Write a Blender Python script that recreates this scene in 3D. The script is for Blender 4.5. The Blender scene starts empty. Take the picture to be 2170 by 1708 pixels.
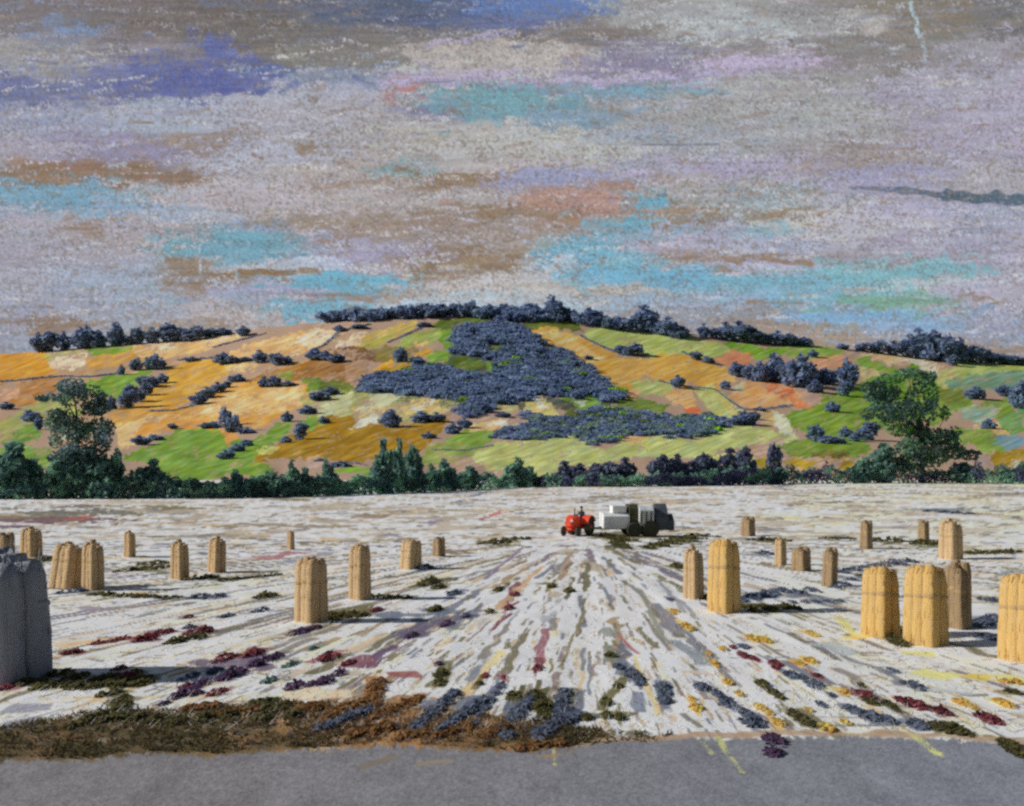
import bpy, bmesh, math
import numpy as np
from mathutils import Vector, Matrix

# ------------------------------------------------------------------ camera, world, sun
scene = bpy.context.scene
COL = scene.collection
H = 3.4            # eye height, m
F = 2326.0         # focal length in reference units (frame is 2169 wide)
CU, HV = 1084.5, 977.0   # optical axis column, horizon row
cam_d = bpy.data.cameras.new("camera")
cam_d.sensor_width = 36.0
cam_d.lens = 36.0 * F / 2169.0
cam_d.shift_y = (HV - 854.0) / 2169.0
cam_d.clip_start = 0.1
cam_d.clip_end = 9000
cam = bpy.data.objects.new("camera", cam_d)
cam.location = (0, 0, H)
cam.rotation_euler = (math.radians(90), 0, 0)
COL.objects.link(cam)
scene.camera = cam

SUN_EL, SUN_BACK = math.radians(30), math.radians(4)
to_sun = Vector((-math.cos(SUN_EL) * math.cos(SUN_BACK), -math.cos(SUN_EL) * math.sin(SUN_BACK), math.sin(SUN_EL)))
world = bpy.data.worlds.new("World")
scene.world = world
world.use_nodes = True
wn = world.node_tree
wn.nodes.clear()
sky = wn.nodes.new("ShaderNodeTexSky")
sky.sky_type = 'NISHITA'
sky.sun_disc = False
sky.sun_elevation = SUN_EL
sky.sun_rotation = math.atan2(to_sun.x, to_sun.y)
bg = wn.nodes.new("ShaderNodeBackground")
bg.inputs[1].default_value = 0.05
wo = wn.nodes.new("ShaderNodeOutputWorld")
wn.links.new(sky.outputs[0], bg.inputs[0])
wn.links.new(bg.outputs[0], wo.inputs[0])
sd = bpy.data.lights.new("sun", 'SUN')
sd.energy = 4.6
sd.angle = math.radians(0.6)
sd.color = (1.0, 0.975, 0.94)
sun = bpy.data.objects.new("sun", sd)
sun.rotation_euler = to_sun.to_track_quat('Z', 'Y').to_euler()
sun.location = (-60, -20, 60)
COL.objects.link(sun)
scene.view_settings.view_transform = 'Standard'
scene.view_settings.look = 'None'
scene.view_settings.exposure = -0.35
scene.view_settings.gamma = 1.0
scene.cycles.max_bounces = 5
scene.cycles.diffuse_bounces = 3
scene.cycles.use_denoising = False
scene.cycles.filter_width = 2.6

K_GROUND, K_HILL, K_LEAF = 0.57, 0.75, 0.27

# ------------------------------------------------------------------ small helpers
rng = np.random.default_rng(7)
_lat = np.random.default_rng(99).random((8, 256, 256)).astype(np.float32)


def vn(x, y, s=0):
    """value noise, 0..1"""
    x = np.asarray(x, np.float64); y = np.asarray(y, np.float64)
    xi = np.floor(x); yi = np.floor(y)
    fx = x - xi; fy = y - yi
    fx = fx * fx * (3 - 2 * fx); fy = fy * fy * (3 - 2 * fy)
    xi = xi.astype(np.int64) & 255; yi = yi.astype(np.int64) & 255
    x1 = (xi + 1) & 255; y1 = (yi + 1) & 255
    L = _lat[s % 8]
    return ((L[yi, xi] * (1 - fx) + L[yi, x1] * fx) * (1 - fy) + (L[y1, xi] * (1 - fx) + L[y1, x1] * fx) * fy)


def lin(c):
    c = np.asarray(c, np.float64)
    return np.where(c <= 0.04045, c / 12.92, ((c + 0.055) / 1.055) ** 2.4)


def rgb(r, g, b):
    return np.array((r, g, b), np.float64) / 255.0


def alb(r, g, b, k):
    return np.clip(lin(rgb(r, g, b)) / k, 0.004, 0.9)


def tag(o, label=None, cat=None, group=None, kind=None):
    if label: o['label'] = label
    if cat: o['category'] = cat
    if group: o['group'] = group
    if kind: o['kind'] = kind
    return o


def empty(name, loc=(0, 0, 0), rz=0.0, sc=(1, 1, 1)):
    o = bpy.data.objects.new(name, None)
    o.empty_display_size = 0.2
    COL.objects.link(o)
    o.location = loc
    o.rotation_euler = (0, 0, rz)
    o.scale = sc
    return o


def mesh_np(name, verts, quads, mat=None, cols=None, parent=None, smooth=False):
    """mesh from numpy: verts (n,3), quads (m,4) or (m,3)"""
    verts = np.ascontiguousarray(verts, np.float32)
    quads = np.ascontiguousarray(quads, np.int32)
    me = bpy.data.meshes.new(name)
    n, m, k = len(verts), len(quads), quads.shape[1]
    me.vertices.add(n)
    me.vertices.foreach_set("co", verts.ravel())
    me.loops.add(m * k)
    me.loops.foreach_set("vertex_index", quads.ravel())
    me.polygons.add(m)
    me.polygons.foreach_set("loop_start", np.arange(0, m * k, k, dtype=np.int32))
    if smooth:
        me.polygons.foreach_set("use_smooth", np.ones(m, bool))
    if cols is not None:
        a = me.color_attributes.new("Col", 'FLOAT_COLOR', 'POINT')
        c = np.ones((n, 4), np.float32)
        c[:, :3] = cols
        a.data.foreach_set("color", c.ravel())
    me.update(calc_edges=True)
    me.validate()
    if mat: me.materials.append(mat)
    o = bpy.data.objects.new(name, me)
    COL.objects.link(o)
    if parent: o.parent = parent
    return o


def grid_quads(rows, cols):
    i = np.arange(rows * cols).reshape(rows, cols)
    return np.stack([i[:-1, :-1], i[:-1, 1:], i[1:, 1:], i[1:, :-1]], -1).reshape(-1, 4)


def copy_tree(o, parent=None):
    c = o.copy()
    COL.objects.link(c)
    if parent is not None:
        c.parent = parent
    for ch in list(o.children):
        copy_tree(ch, c)
    return c


def G(u, v):
    """reference column/row to a point of the level ground"""
    d = H * F / (v - HV)
    return (u - CU) / F * d, d


# ------------------------------------------------------------------ materials
def new_mat(name):
    m = bpy.data.materials.new(name)
    m.use_nodes = True
    nt = m.node_tree
    b = nt.nodes["Principled BSDF"]
    b.inputs["Roughness"].default_value = 0.95
    b.inputs["Specular IOR Level"].default_value = 0.1
    return m, nt, b


def node(nt, t, **kw):
    n = nt.nodes.new(t)
    for k, v in kw.items():
        setattr(n, k, v)
    return n


def mix_col(nt, fac, a, b, blend='MIX'):
    n = node(nt, "ShaderNodeMix", data_type='RGBA', blend_type=blend)
    for sock, val in ((n.inputs[0], fac), (n.inputs[6], a), (n.inputs[7], b)):
        if hasattr(val, 'links'):
            nt.links.new(val, sock)
        elif isinstance(val, (int, float)):
            sock.default_value = val
        else:
            sock.default_value = (*val, 1)
    return n.outputs[2]


def ramp_noise(nt, scale, lo, hi, vec=None, detail=3.0, coord='Object', stretch=(1, 1, 1)):
    tc = node(nt, "ShaderNodeTexCoord")
    mp = node(nt, "ShaderNodeMapping")
    mp.inputs["Scale"].default_value = stretch
    nt.links.new(tc.outputs[coord], mp.inputs[0])
    nz = node(nt, "ShaderNodeTexNoise")
    nz.inputs["Scale"].default_value = scale
    nz.inputs["Detail"].default_value = detail
    nt.links.new(mp.outputs[0], nz.inputs["Vector"])
    r = node(nt, "ShaderNodeMapRange")
    r.inputs[1].default_value = lo
    r.inputs[2].default_value = hi
    nt.links.new(nz.outputs[0], r.inputs[0])
    return r.outputs[0]


def attr_mat(name, grain=(1.0, 0.4, 0.7), amt=0.25, grain_col=(0.2, 0.16, 0.13), stretch=(1, 1, 1), translucent=False):
    m, nt, b = new_mat(name)
    at = node(nt, "ShaderNodeAttribute", attribute_name="Col")
    f = ramp_noise(nt, grain[0], grain[1], grain[2], stretch=stretch)
    mul = node(nt, "ShaderNodeMath", operation='MULTIPLY')
    mul.inputs[1].default_value = amt
    nt.links.new(f, mul.inputs[0])
    c = mix_col(nt, mul.outputs[0], at.outputs[0], grain_col)
    nt.links.new(c, b.inputs["Base Color"])
    if translucent:
        tl = node(nt, "ShaderNodeBsdfTranslucent"); ms = node(nt, "ShaderNodeMixShader")
        ms.inputs[0].default_value = 0.52
        nt.links.new(c, tl.inputs[0]); nt.links.new(b.outputs[0], ms.inputs[1]); nt.links.new(tl.outputs[0], ms.inputs[2])
        nt.links.new(ms.outputs[0], nt.nodes["Material Output"].inputs[0])
    return m


def two_tone(name, c1, c2, scale=6.0, lo=0.35, hi=0.65, stretch=(1, 1, 1), rough=0.9, spec=0.1, bump=0.0, metallic=0.0):
    m, nt, b = new_mat(name)
    f = ramp_noise(nt, scale, lo, hi, stretch=stretch)
    c = mix_col(nt, f, tuple(c1), tuple(c2))
    nt.links.new(c, b.inputs["Base Color"])
    b.inputs["Roughness"].default_value = rough
    b.inputs["Specular IOR Level"].default_value = spec
    b.inputs["Metallic"].default_value = metallic
    if bump:
        bp = node(nt, "ShaderNodeBump")
        bp.inputs["Strength"].default_value = bump
        bp.inputs["Distance"].default_value = 0.03
        nt.links.new(f, bp.inputs["Height"])
        nt.links.new(bp.outputs[0], b.inputs["Normal"])
    return m


M_GROUND = attr_mat("stubble_ground", (9.0, 0.5, 0.8), 0.05, (0.25, 0.2, 0.15))
M_HILL = attr_mat("hill_fields", (0.5, 0.5, 0.75), 0.22, tuple(alb(150, 125, 105, K_HILL)))
M_LEAF = attr_mat("foliage", (1.2, 0.4, 0.7), 0.10, (0.05, 0.06, 0.05), translucent=True)
M_BARK = two_tone("bark", (0.05, 0.045, 0.04), (0.09, 0.075, 0.06), 5, stretch=(3, 3, .5))
M_WEED = attr_mat("weeds", (14.0, 0.4, 0.7), 0.15, (0.12, 0.1, 0.08), translucent=True)

# ------------------------------------------------------------------ sky backdrop (a far curved wall of cloud)
PAPER = rgb(150, 126, 106)
SKY = [  # column, row, half width, half height, colour, weight
    (60, 30, 160, 50, (132, 122, 122), 1.2), (140, 60, 120, 35, (122, 140, 172), 1.4), (330, 40, 160, 50, (124, 114, 110), 1.3),
    (520, 50, 160, 55, (118, 110, 106), 1.5), (700, 30, 160, 30, (106, 112, 130), 1.2), (860, 35, 150, 30, (92, 102, 126), 1.4),
    (1010, 25, 70, 28, (96, 108, 142), 1.4), (1140, 18, 110, 30, (104, 128, 178), 1.8), (1080, 52, 180, 16, (112, 118, 152), 1.3), (820, 75, 160, 30, (128, 120, 118), 1.3),
    (1250, 60, 160, 30, (134, 124, 118), 1.2), (1380, 30, 140, 30, (162, 160, 158), 1.2), (1560, 62, 170, 42, (178, 180, 178), 1.9), (1700, 35, 110, 40, (150, 145, 142), 1.0),
    (1830, 52, 70, 18, (184, 178, 174), 1.2), (1990, 30, 150, 60, (140, 130, 118), 1.5), (2130, 30, 90, 50, (124, 122, 124), 1.2),
    (80, 120, 160, 40, (160, 154, 152), 1.2), (60, 190, 150, 32, (114, 120, 156), 1.8), (230, 180, 160, 28, (124, 126, 158), 1.5), (400, 170, 120, 40, (102, 108, 158), 2.4),
    (465, 100, 40, 34, (98, 108, 162), 1.4), (585, 150, 50, 26, (104, 116, 164), 1.5), (300, 110, 170, 28, (140, 132, 138), 1.1), (700, 110, 150, 40, (134, 128, 120), 1.2),
    (720, 170, 140, 34, (140, 148, 166), 1.2), (860, 190, 40, 36, (178, 132, 128), 1.2), (1060, 130, 160, 34, (184, 174, 166), 2.0), (920, 165, 150, 16, (170, 160, 186), 1.4),
    (1340, 130, 130, 36, (142, 134, 156), 1.3), (1230, 170, 200, 16, (176, 162, 190), 1.3), (1610, 130, 140, 18, (182, 166, 190), 2.0), (1600, 100, 220, 22, (136, 128, 124), 1.0),
    (1830, 120, 160, 40, (140, 134, 132), 1.5), (2060, 130, 140, 50, (158, 152, 160), 1.4), (2130, 190, 90, 60, (172, 164, 180), 1.3),
    (120, 250, 180, 40, (154, 156, 174), 1.5), (360, 240, 200, 40, (160, 166, 178), 1.7), (600, 235, 180, 42, (172, 168, 176), 1.9), (820, 240, 110, 30, (170, 164, 164), 1.3),
    (1060, 220, 140, 30, (118, 160, 168), 2.0), (1230, 190, 170, 18, (124, 152, 168), 1.3), (1180, 250, 160, 24, (128, 154, 172), 1.3), (900, 240, 60, 24, (130, 130, 160), 1.4),
    (1450, 230, 170, 40, (160, 158, 156), 1.5), (1700, 210, 180, 40, (168, 166, 164), 1.6), (1920, 200, 140, 40, (164, 158, 172), 1.4), (1990, 180, 80, 20, (186, 180, 184), 1.2),
    (2100, 300, 120, 60, (168, 160, 176), 1.5),
    (40, 320, 110, 34, (168, 160, 170), 1.3), (250, 310, 170, 28, (150, 142, 164), 1.4), (140, 365, 150, 28, (150, 122, 98), 2.1), (360, 370, 110, 34, (146, 120, 100), 1.8), (400, 300, 120, 24, (150, 130, 114), 1.5), (280, 335, 130, 20, (144, 136, 162), 1.4),
    (520, 340, 150, 34, (172, 172, 184), 1.6), (640, 310, 40, 16, (146, 122, 98), 1.5), (680, 365, 180, 28, (178, 166, 160), 1.7), (850, 320, 160, 28, (168, 158, 154), 1.3),
    (1120, 300, 220, 36, (180, 176, 170), 2.2), (1080, 345, 140, 20, (178, 168, 166), 1.2), (1400, 290, 160, 34, (156, 164, 176), 1.4), (1600, 300, 180, 40, (164, 164, 166), 1.4), (1560, 350, 180, 28, (166, 158, 178), 1.5),
    (1820, 330, 160, 30, (158, 146, 142), 1.3), (1890, 370, 120, 34, (158, 154, 180), 1.5), (2060, 380, 130, 34, (168, 164, 166), 1.2),
    (100, 415, 170, 28, (122, 160, 180), 2.4), (300, 440, 170, 20, (148, 164, 186), 1.6), (560, 420, 220, 34, (182, 172, 174), 2.0), (760, 420, 160, 34, (172, 160, 154), 1.5), (850, 362, 60, 12, (116, 160, 170), 1.6),
    (960, 385, 160, 22, (152, 126, 102), 2.0), (1140, 380, 110, 24, (154, 154, 182), 2.0), (1210, 425, 140, 32, (178, 140, 126), 2.0), (1000, 420, 130, 26, (170, 162, 160), 1.3), (1110, 455, 170, 16, (150, 124, 100), 1.6),
    (1380, 430, 45, 22, (108, 168, 188), 2.0), (1500, 400, 120, 26, (170, 162, 160), 1.4), (1480, 450, 130, 22, (156, 134, 116), 1.6), (1600, 430, 130, 30, (152, 164, 166), 1.4), (1640, 455, 130, 12, (150, 124, 94), 1.5),
    (1820, 470, 150, 38, (186, 182, 188), 2.3), (1700, 480, 70, 30, (186, 180, 176), 1.5), (1950, 440, 120, 26, (168, 160, 182), 1.5), (2080, 470, 120, 40, (160, 160, 178), 1.5),
    (60, 470, 110, 26, (168, 164, 174), 1.4), (250, 490, 170, 24, (172, 162, 166), 1.5), (180, 485, 40, 16, (148, 118, 96), 1.4), (560, 478, 60, 14, (140, 160, 186), 1.3),
    (510, 520, 100, 28, (116, 162, 176), 2.4), (720, 470, 180, 22, (160, 140, 120), 1.6), (860, 490, 150, 28, (156, 138, 126), 1.5), (960, 540, 130, 24, (150, 126, 102), 1.9), (800, 530, 150, 28, (162, 156, 174), 1.6),
    (1060, 500, 120, 28, (166, 152, 142), 1.3), (1240, 530, 90, 24, (118, 174, 194), 2.2), (1310, 500, 110, 18, (124, 166, 182), 1.6), (1330, 480, 50, 10, (108, 168, 188), 1.5), (1480, 540, 160, 20, (158, 136, 118), 1.4), (1420, 515, 110, 20, (172, 164, 182), 1.5), (1600, 520, 150, 26, (164, 166, 184), 1.5),
    (1640, 495, 90, 14, (132, 170, 180), 1.4), (1800, 540, 170, 18, (158, 150, 156), 1.3), (2000, 520, 150, 24, (166, 160, 176), 1.5), (1560, 545, 120, 8, (150, 118, 92), 1.6),
    (90, 560, 150, 40, (164, 158, 168), 1.6), (220, 590, 160, 34, (156, 166, 180), 1.5), (600, 562, 130, 16, (182, 186, 196), 1.7), (540, 580, 140, 10, (146, 118, 88), 2.0), (390, 560, 60, 26, (150, 128, 106), 1.3), (400, 600, 60, 18, (146, 118, 92), 1.3),
    (740, 600, 140, 16, (112, 170, 190), 2.4), (660, 650, 130, 22, (124, 170, 188), 2.2), (700, 628, 130, 8, (148, 124, 104), 1.6), (560, 620, 140, 18, (160, 156, 176), 1.4), (460, 660, 140, 28, (176, 166, 164), 1.8),
    (880, 620, 70, 18, (172, 160, 150), 1.3), (1040, 600, 150, 28, (188, 182, 174), 2.2), (1050, 640, 160, 18, (168, 186, 196), 1.5), (990, 565, 110, 20, (152, 128, 104), 1.6),
    (1140, 560, 60, 24, (180, 190, 200), 1.4), (1380, 590, 190, 20, (122, 172, 194), 2.4), (1330, 555, 60, 24, (118, 172, 190), 1.6), (1620, 595, 170, 22, (124, 172, 188), 2.2), (1880, 585, 160, 24, (128, 176, 182), 2.0), (1600, 560, 130, 14, (172, 168, 186), 1.4), (1260, 620, 140, 12, (182, 176, 168), 1.6),
    (1480, 630, 150, 18, (150, 168, 188), 1.5), (1740, 630, 150, 22, (126, 172, 188), 1.8), (1900, 640, 110, 16, (124, 168, 146), 2.0), (2060, 610, 130, 30, (176, 168, 182), 1.8), (1950, 600, 130, 12, (180, 190, 186), 1.3),
    (1540, 670, 130, 24, (150, 150, 158), 1.2), (1660, 680, 150, 22, (160, 138, 118), 1.8), (1820, 670, 180, 16, (128, 166, 194), 2.1), (1940, 690, 150, 18, (140, 166, 192), 1.8), (2090, 680, 110, 30, (158, 160, 176), 1.6),
    (1760, 712, 170, 14, (168, 146, 126), 1.6), (2120, 740, 90, 18, (160, 140, 124), 1.4),
    (60, 650, 130, 26, (158, 160, 176), 1.5), (110, 690, 70, 28, (150, 122, 100), 1.6), (280, 660, 150, 30, (160, 166, 178), 1.6), (60, 730, 100, 26, (152, 154, 166), 1.5), (400, 690, 120, 14, (156, 132, 112), 1.4), (30, 610, 120, 30, (166, 162, 172), 1.3),
]


def pastel(img, tooth, sl, a, b, L, W, col, cov, soft=0.25):
    """lay one stroke of dry pigment on the grain: a along, b across the stroke"""
    e = np.clip((1.0 - np.abs(b) / (W * 0.5)) / soft, 0, 1) * np.clip((1.0 - np.abs(a) / (L * 0.5)) / 0.12, 0, 1)
    th = tooth[sl]
    al = np.clip((th - (1.0 - cov * (0.55 + 0.45 * e))) / 0.34, 0, 1) * (e > 0.02) * np.minimum(1, e * 1.6)
    img[sl] += (col - img[sl]) * (al * 0.88)[..., None]


def build_sky():
    st = 2.0
    us = np.concatenate([np.arange(-2100, -420, 16.0), np.arange(-420, 2590, st), np.arange(2590, 4300, 16.0)]); vs = np.arange(-260, 832, st)
    U, V = np.meshgrid(us, vs)
    hh, ww = U.shape
    r = np.random.default_rng(21)
    fine = r.random((hh, ww))
    tooth = 0.40 * vn(U / 3.4, V / 3.0, 1) + 0.30 * vn(U / 6.5, V / 5.5, 2) + 0.20 * vn(U / 26, V / 12, 3) + 0.05 + 0.30 * (fine - 0.5)
    tooth = np.clip((tooth - 0.5) * 1.75 + 0.5, 0, 1)
    A = np.array([(s[0], s[1], s[2], s[3], s[5]) for s in SKY]); C = np.array([s[4] for s in SKY]) / 255.0
    tanf = np.zeros((hh, ww)); is_tan = (C[:, 0] - C[:, 2] > 0.125) & (C[:, 0] < .66) & (A[:, 1] > 200)
    acc = np.zeros((hh, ww, 3)); ws = np.full((hh, ww, 1), 1e-3)
    acc += ws * rgb(160, 150, 150)
    Uc = np.clip(U, 0, 2169) + (vn(U / 60, V / 26, 1) - .5) * 130 + (vn(U / 16, V / 9, 5) - .5) * 60
    Vc = np.clip(V, 0, 750) + (vn(U / 50, V / 22, 2) - .5) * 44 + (vn(U / 18, V / 8, 6) - .5) * 26
    for a_, c_, t_ in zip(A, C, is_tan):
        w_ = (a_[4] ** 2 * np.exp(-((Uc - a_[0]) / a_[2] / .62) ** 2 - ((Vc - a_[1]) / a_[3] / .62) ** 2))[..., None]
        if t_:
            tanf += w_[..., 0]; w_ = w_ * .22
        acc += w_ * c_; ws += w_
    img = acc / ws
    img += (PAPER - img) * (0.05 + 0.12 * vn(U / 40, V / 16, 4))[..., None]

    A[is_tan, 4] *= .3
    A[C.mean(1) > .66, 4] *= 1.6

    def stroke(cx, cy, L, W, ang, col, cov, soft=0.35):
        ca, sa = math.cos(ang), math.sin(ang)
        ex = abs(ca) * L / 2 + abs(sa) * W / 2; ey = abs(sa) * L / 2 + abs(ca) * W / 2
        i0, i1 = np.searchsorted(us, (cx - ex, cx + ex)); j0, j1 = np.searchsorted(vs, (cy - ey, cy + ey))
        if i1 <= i0 or j1 <= j0: return
        sl = (slice(j0, j1), slice(i0, i1))
        x = U[sl] - cx; y = V[sl] - cy
        wob = (vn(U[sl] / 22, V[sl] / 22, 5) - 0.5) * W * 0.7
        pastel(img, tooth, sl, x * ca + y * sa, -x * sa + y * ca + wob, L, W, col, cov, soft)

    # broad underlayer then finer layers picked from the local cloud colours
    for n, (l0, l1), (w0, w1), cv in ((900, (90, 230), (26, 56), 0.62), (2600, (50, 150), (14, 34), 0.58), (2600, (24, 90), (7, 18), 0.55)):
        cx = r.uniform(-450, 2620, n); cy = r.uniform(-300, 840, n)
        for k in range(n):
            qx = min(max(cx[k], 10), 2160); qy = min(max(cy[k], 5), 745)
            w = A[:, 4] * np.exp(-((A[:, 0] - qx) / A[:, 2]) ** 2 - ((A[:, 1] - qy) / A[:, 3]) ** 2 * 0.9) ** 1.0 + 1e-9
            c = C[r.choice(len(w), p=w / w.sum())]
            col = np.clip(c + r.normal(0, 0.018) + r.normal(0, 0.010, 3), 0, 1)
            lum = c.mean()
            stroke(cx[k], cy[k], r.uniform(l0, l1), r.uniform(w0, w1), r.normal(-0.04, 0.10), col, cv * r.uniform(0.8, 1.35))
    # each cloud patch once more in its own place
    for x, y, rx, ry, c, w in SKY:
        for k in range(int(3 + w * 3)):
            col = np.clip(rgb(*c) + r.normal(0, 0.015) + r.normal(0, 0.008, 3), 0, 1)
            stroke(x + r.normal(0, rx * 0.38), y + r.normal(0, ry * 0.38), rx * r.uniform(0.7, 1.5), max(9, ry * r.uniform(0.5, 1.0)), r.normal(-0.03, 0.08), col, r.uniform(0.5, 0.8))
    for k in range(5200):
        cx, cy = r.uniform(-450, 2620), r.uniform(-300, 840)
        qx = min(max(cx, 10), 2160) + r.normal(0, 50); qy = min(max(cy, 5), 745) + r.normal(0, 14)
        w = A[:, 4] * np.exp(-((A[:, 0] - qx) / A[:, 2] / 1.3) ** 2 - ((A[:, 1] - qy) / A[:, 3] / 1.3) ** 2) + 1e-9
        c = C[r.choice(len(w), p=w / w.sum())]
        if r.random() < .35 and cy > 190: c = rgb(176, 172, 178)
        if r.random() < .10: c = rgb(150, 128, 112)
        stroke(cx, cy, r.uniform(16, 70), r.uniform(5, 15), r.normal(-0.05, 0.22), np.clip(c + r.normal(0, .022), 0, 1), r.uniform(.38, .72))
    for k in range(900):
        cy = r.uniform(-250, 800)
        c = [(184, 180, 184), (172, 172, 186), (188, 182, 178), (164, 166, 182)][r.integers(4)]
        if cy < 110: c = tuple(q * .86 for q in c)
        stroke(r.uniform(-450, 2620), cy, r.uniform(40, 170), r.uniform(4, 11), r.normal(-.05, .08), rgb(*c) + r.normal(0, .012), r.uniform(.35, .62))
    E = [  # single marked strokes: from, to, width, colour, cover
        ((1800, 396), (1905, 404), 8, (104, 112, 128), 0.85), ((1880, 402), (2030, 416), 11, (88, 102, 116), 0.95), ((2000, 412), (2190, 424), 20, (80, 98, 110), 1.0),
        ((1928, 5), (1950, 80), 9, (172, 192, 196), 0.9), ((1945, 70), (1962, 130), 9, (160, 176, 182), 0.6),
        ((780, 178), (960, 170), 7, (104, 112, 140), 0.8), ((440, 120), (447, 70), 16, (98, 108, 162), 0.9), ((460, 118), (450, 84), 26, (98, 108, 162), 0.95), ((470, 116), (500, 106), 14, (112, 118, 164), 0.8),
        ((424, 500), (424, 580), 6, (178, 184, 194), 0.7), ((450, 500), (600, 506), 20, (112, 162, 176), 1.0), ((430, 530), (560, 540), 26, (116, 160, 176), 0.95), ((330, 182), (480, 168), 40, (100, 106, 158), 1.0),
        ((690, 582), (860, 598), 14, (110, 170, 192), 1.0), ((600, 666), (720, 640), 16, (116, 170, 190), 0.95), ((620, 590), (740, 594), 12, (112, 170, 190), 0.9),
        ((1240, 575), (1500, 590), 16, (112, 170, 196), 0.95), ((1500, 592), (1760, 596), 16, (120, 172, 190), 0.95), ((1760, 590), (2060, 570), 22, (122, 174, 182), 0.95), ((1780, 632), (1960, 640), 14, (122, 168, 142), 0.9),
        ((1700, 668), (1900, 672), 18, (124, 166, 196), 0.95), ((1860, 680), (2040, 700), 16, (136, 168, 196), 0.9), ((1350, 442), (1410, 420), 26, (106, 168, 190), 1.0), ((970, 200), (1150, 214), 30, (116, 160, 168), 0.9), ((980, 245), (1110, 238), 18, (118, 158, 168), 0.9),
        ((0, 408), (190, 420), 26, (118, 160, 180), 0.95), ((1060, 380), (1220, 378), 34, (152, 154, 182), 0.9), ((1500, 136), (1740, 126), 16, (184, 168, 192), 0.95), ((800, 175), (1080, 158), 10, (178, 164, 188), 0.8), ((900, 98), (1090, 70), 12, (172, 160, 184), 0.8),
        ((1580, 640), (1700, 640), 8, (150, 126, 106), 0.8), ((2100, 130), (2110, 300), 6, (150, 146, 160), 0.6),
        ((1570, 545), (1720, 560), 9, (150, 120, 92), 0.85), ((510, 578), (670, 574), 12, (146, 116, 84), 0.9), ((1300, 190), (1540, 196), 10, (120, 160, 176), 0.8), ((1360, 308), (1520, 306), 4, (112, 112, 120), 0.8),
    ]
    for (x0, y0), (x1, y1), w, c, cv in E:
        stroke((x0 + x1) / 2, (y0 + y1) / 2, math.hypot(x1 - x0, y1 - y0) * 1.1, w * 1.25, math.atan2(y1 - y0, x1 - x0), rgb(*c), cv, 0.3)
    blot = vn(U / 15, V / 10, 6) * .42 + vn(U / 6, V / 5, 7) * .33 + vn(U / 44, V / 17, 0) * .35
    th_ = np.clip(tanf / (tanf + 1.6), 0, 1)
    fl = np.clip((.09 + .52 * th_ - blot) / .09, 0, 1)
    tc_ = rgb(146, 122, 98) + (vn(U / 70, V / 40, 1) - .5)[..., None] * np.array((.05, .02, -.03))
    img += (tc_ - img) * (fl * .72)[..., None]
    fl = np.clip((0.36 - vn(U / 5.0, V / 4.2, 6)) / .10, 0, 1) * np.clip((vn(U / 45, V / 16, 7) * .6 + vn(U / 190, V / 90, 0) * .5 - .38) / .2, 0, 1) * np.clip((V + 40) / 260, .3, 1)
    img += (rgb(140, 122, 106) - img) * (fl * .46)[..., None]
    fl = np.clip((0.33 - vn(U / 3.6 + 50, V / 3.4, 5)) / .12, 0, 1) * np.clip((vn(U / 60 + 9, V / 22, 2) - .36) / .2, 0, 1)
    img += (rgb(116, 116, 122) - img) * (fl * .45)[..., None]
    img = img * np.array((.985, 1.01, 1.045))
    mid = rgb(156, 156, 165)
    img = mid + (img - mid) * 1.14
    img += (rgb(160, 163, 174) - img) * .05
    g_ = img.mean(2, keepdims=True); img = g_ + (img - g_) * .86
    img += ((vn(U / 70 + V / 60, V / 5, 1) - .5) * .05)[..., None]
    img += ((tooth - 0.5) * 0.06 + (fine - 0.5) * 0.07)[..., None]
    img = np.clip(img, 0, 1)
    R = 3000.0
    X = (U - CU) / F; Z = (HV - V) / F
    s = R / np.sqrt(X * X + 1.0)
    P = np.stack([X * s, s, H + Z * s], -1)
    low = P[-1:].copy(); low[..., 2] = -40.0
    P = np.concatenate([P, low]); img = np.concatenate([img, img[-1:]])
    m = bpy.data.materials.new("cloudy_sky"); m.use_nodes = True
    nt = m.node_tree; nt.nodes.clear()
    at = node(nt, "ShaderNodeAttribute", attribute_name="Col")
    em = node(nt, "ShaderNodeEmission"); em.inputs[1].default_value = 2 ** 0.35; out = node(nt, "ShaderNodeOutputMaterial")
    nt.links.new(at.outputs[0], em.inputs[0]); nt.links.new(em.outputs[0], out.inputs[0])
    o = mesh_np("sky", P.reshape(-1, 3), grid_quads(hh + 1, ww), m, lin(img).reshape(-1, 3))
    tag(o, "grey lavender sky with turquoise gaps between broken clouds", kind='structure')


build_sky()

# ------------------------------------------------------------------ the hill with its patchwork of fields
CX = [-600, -200, 0, 100, 200, 300, 400, 480, 560, 650, 750, 850, 950, 1050, 1150, 1250, 1350, 1450, 1550, 1650, 1750, 1850, 1950, 2050, 2169, 2400, 2800]
CY = [800, 768, 750, 744, 734, 727, 720, 708, 696, 686, 676, 672, 670, 670, 672, 684, 698, 706, 719, 728, 734, 746, 758, 766, 772, 790, 820]
VB, D0, D1 = 1022.0, 185.0, 760.0


def crest(u):
    return np.interp(u, CX, CY)


def hill_point(u, v):
    u = np.asarray(u, float); v = np.asarray(v, float)
    t = np.clip((VB - v) / (VB - crest(u)), 0, 1)
    d = D0 + (D1 - D0) * t
    vv = VB + (crest(u) - VB) * t
    return (u - CU) / F * d, d, H + (HV - vv) * d / F


def Lz(p): return [(0.3416 * x, 593 + 0.3416 * y) for x, y in p]
def Mz(p): return [(654 + 0.3617 * x, 593 + 0.3617 * y) for x, y in p]
def Rz(p): return [(1395.4 + 0.3565 * x, 593 + 0.3565 * y) for x, y in p]


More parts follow.
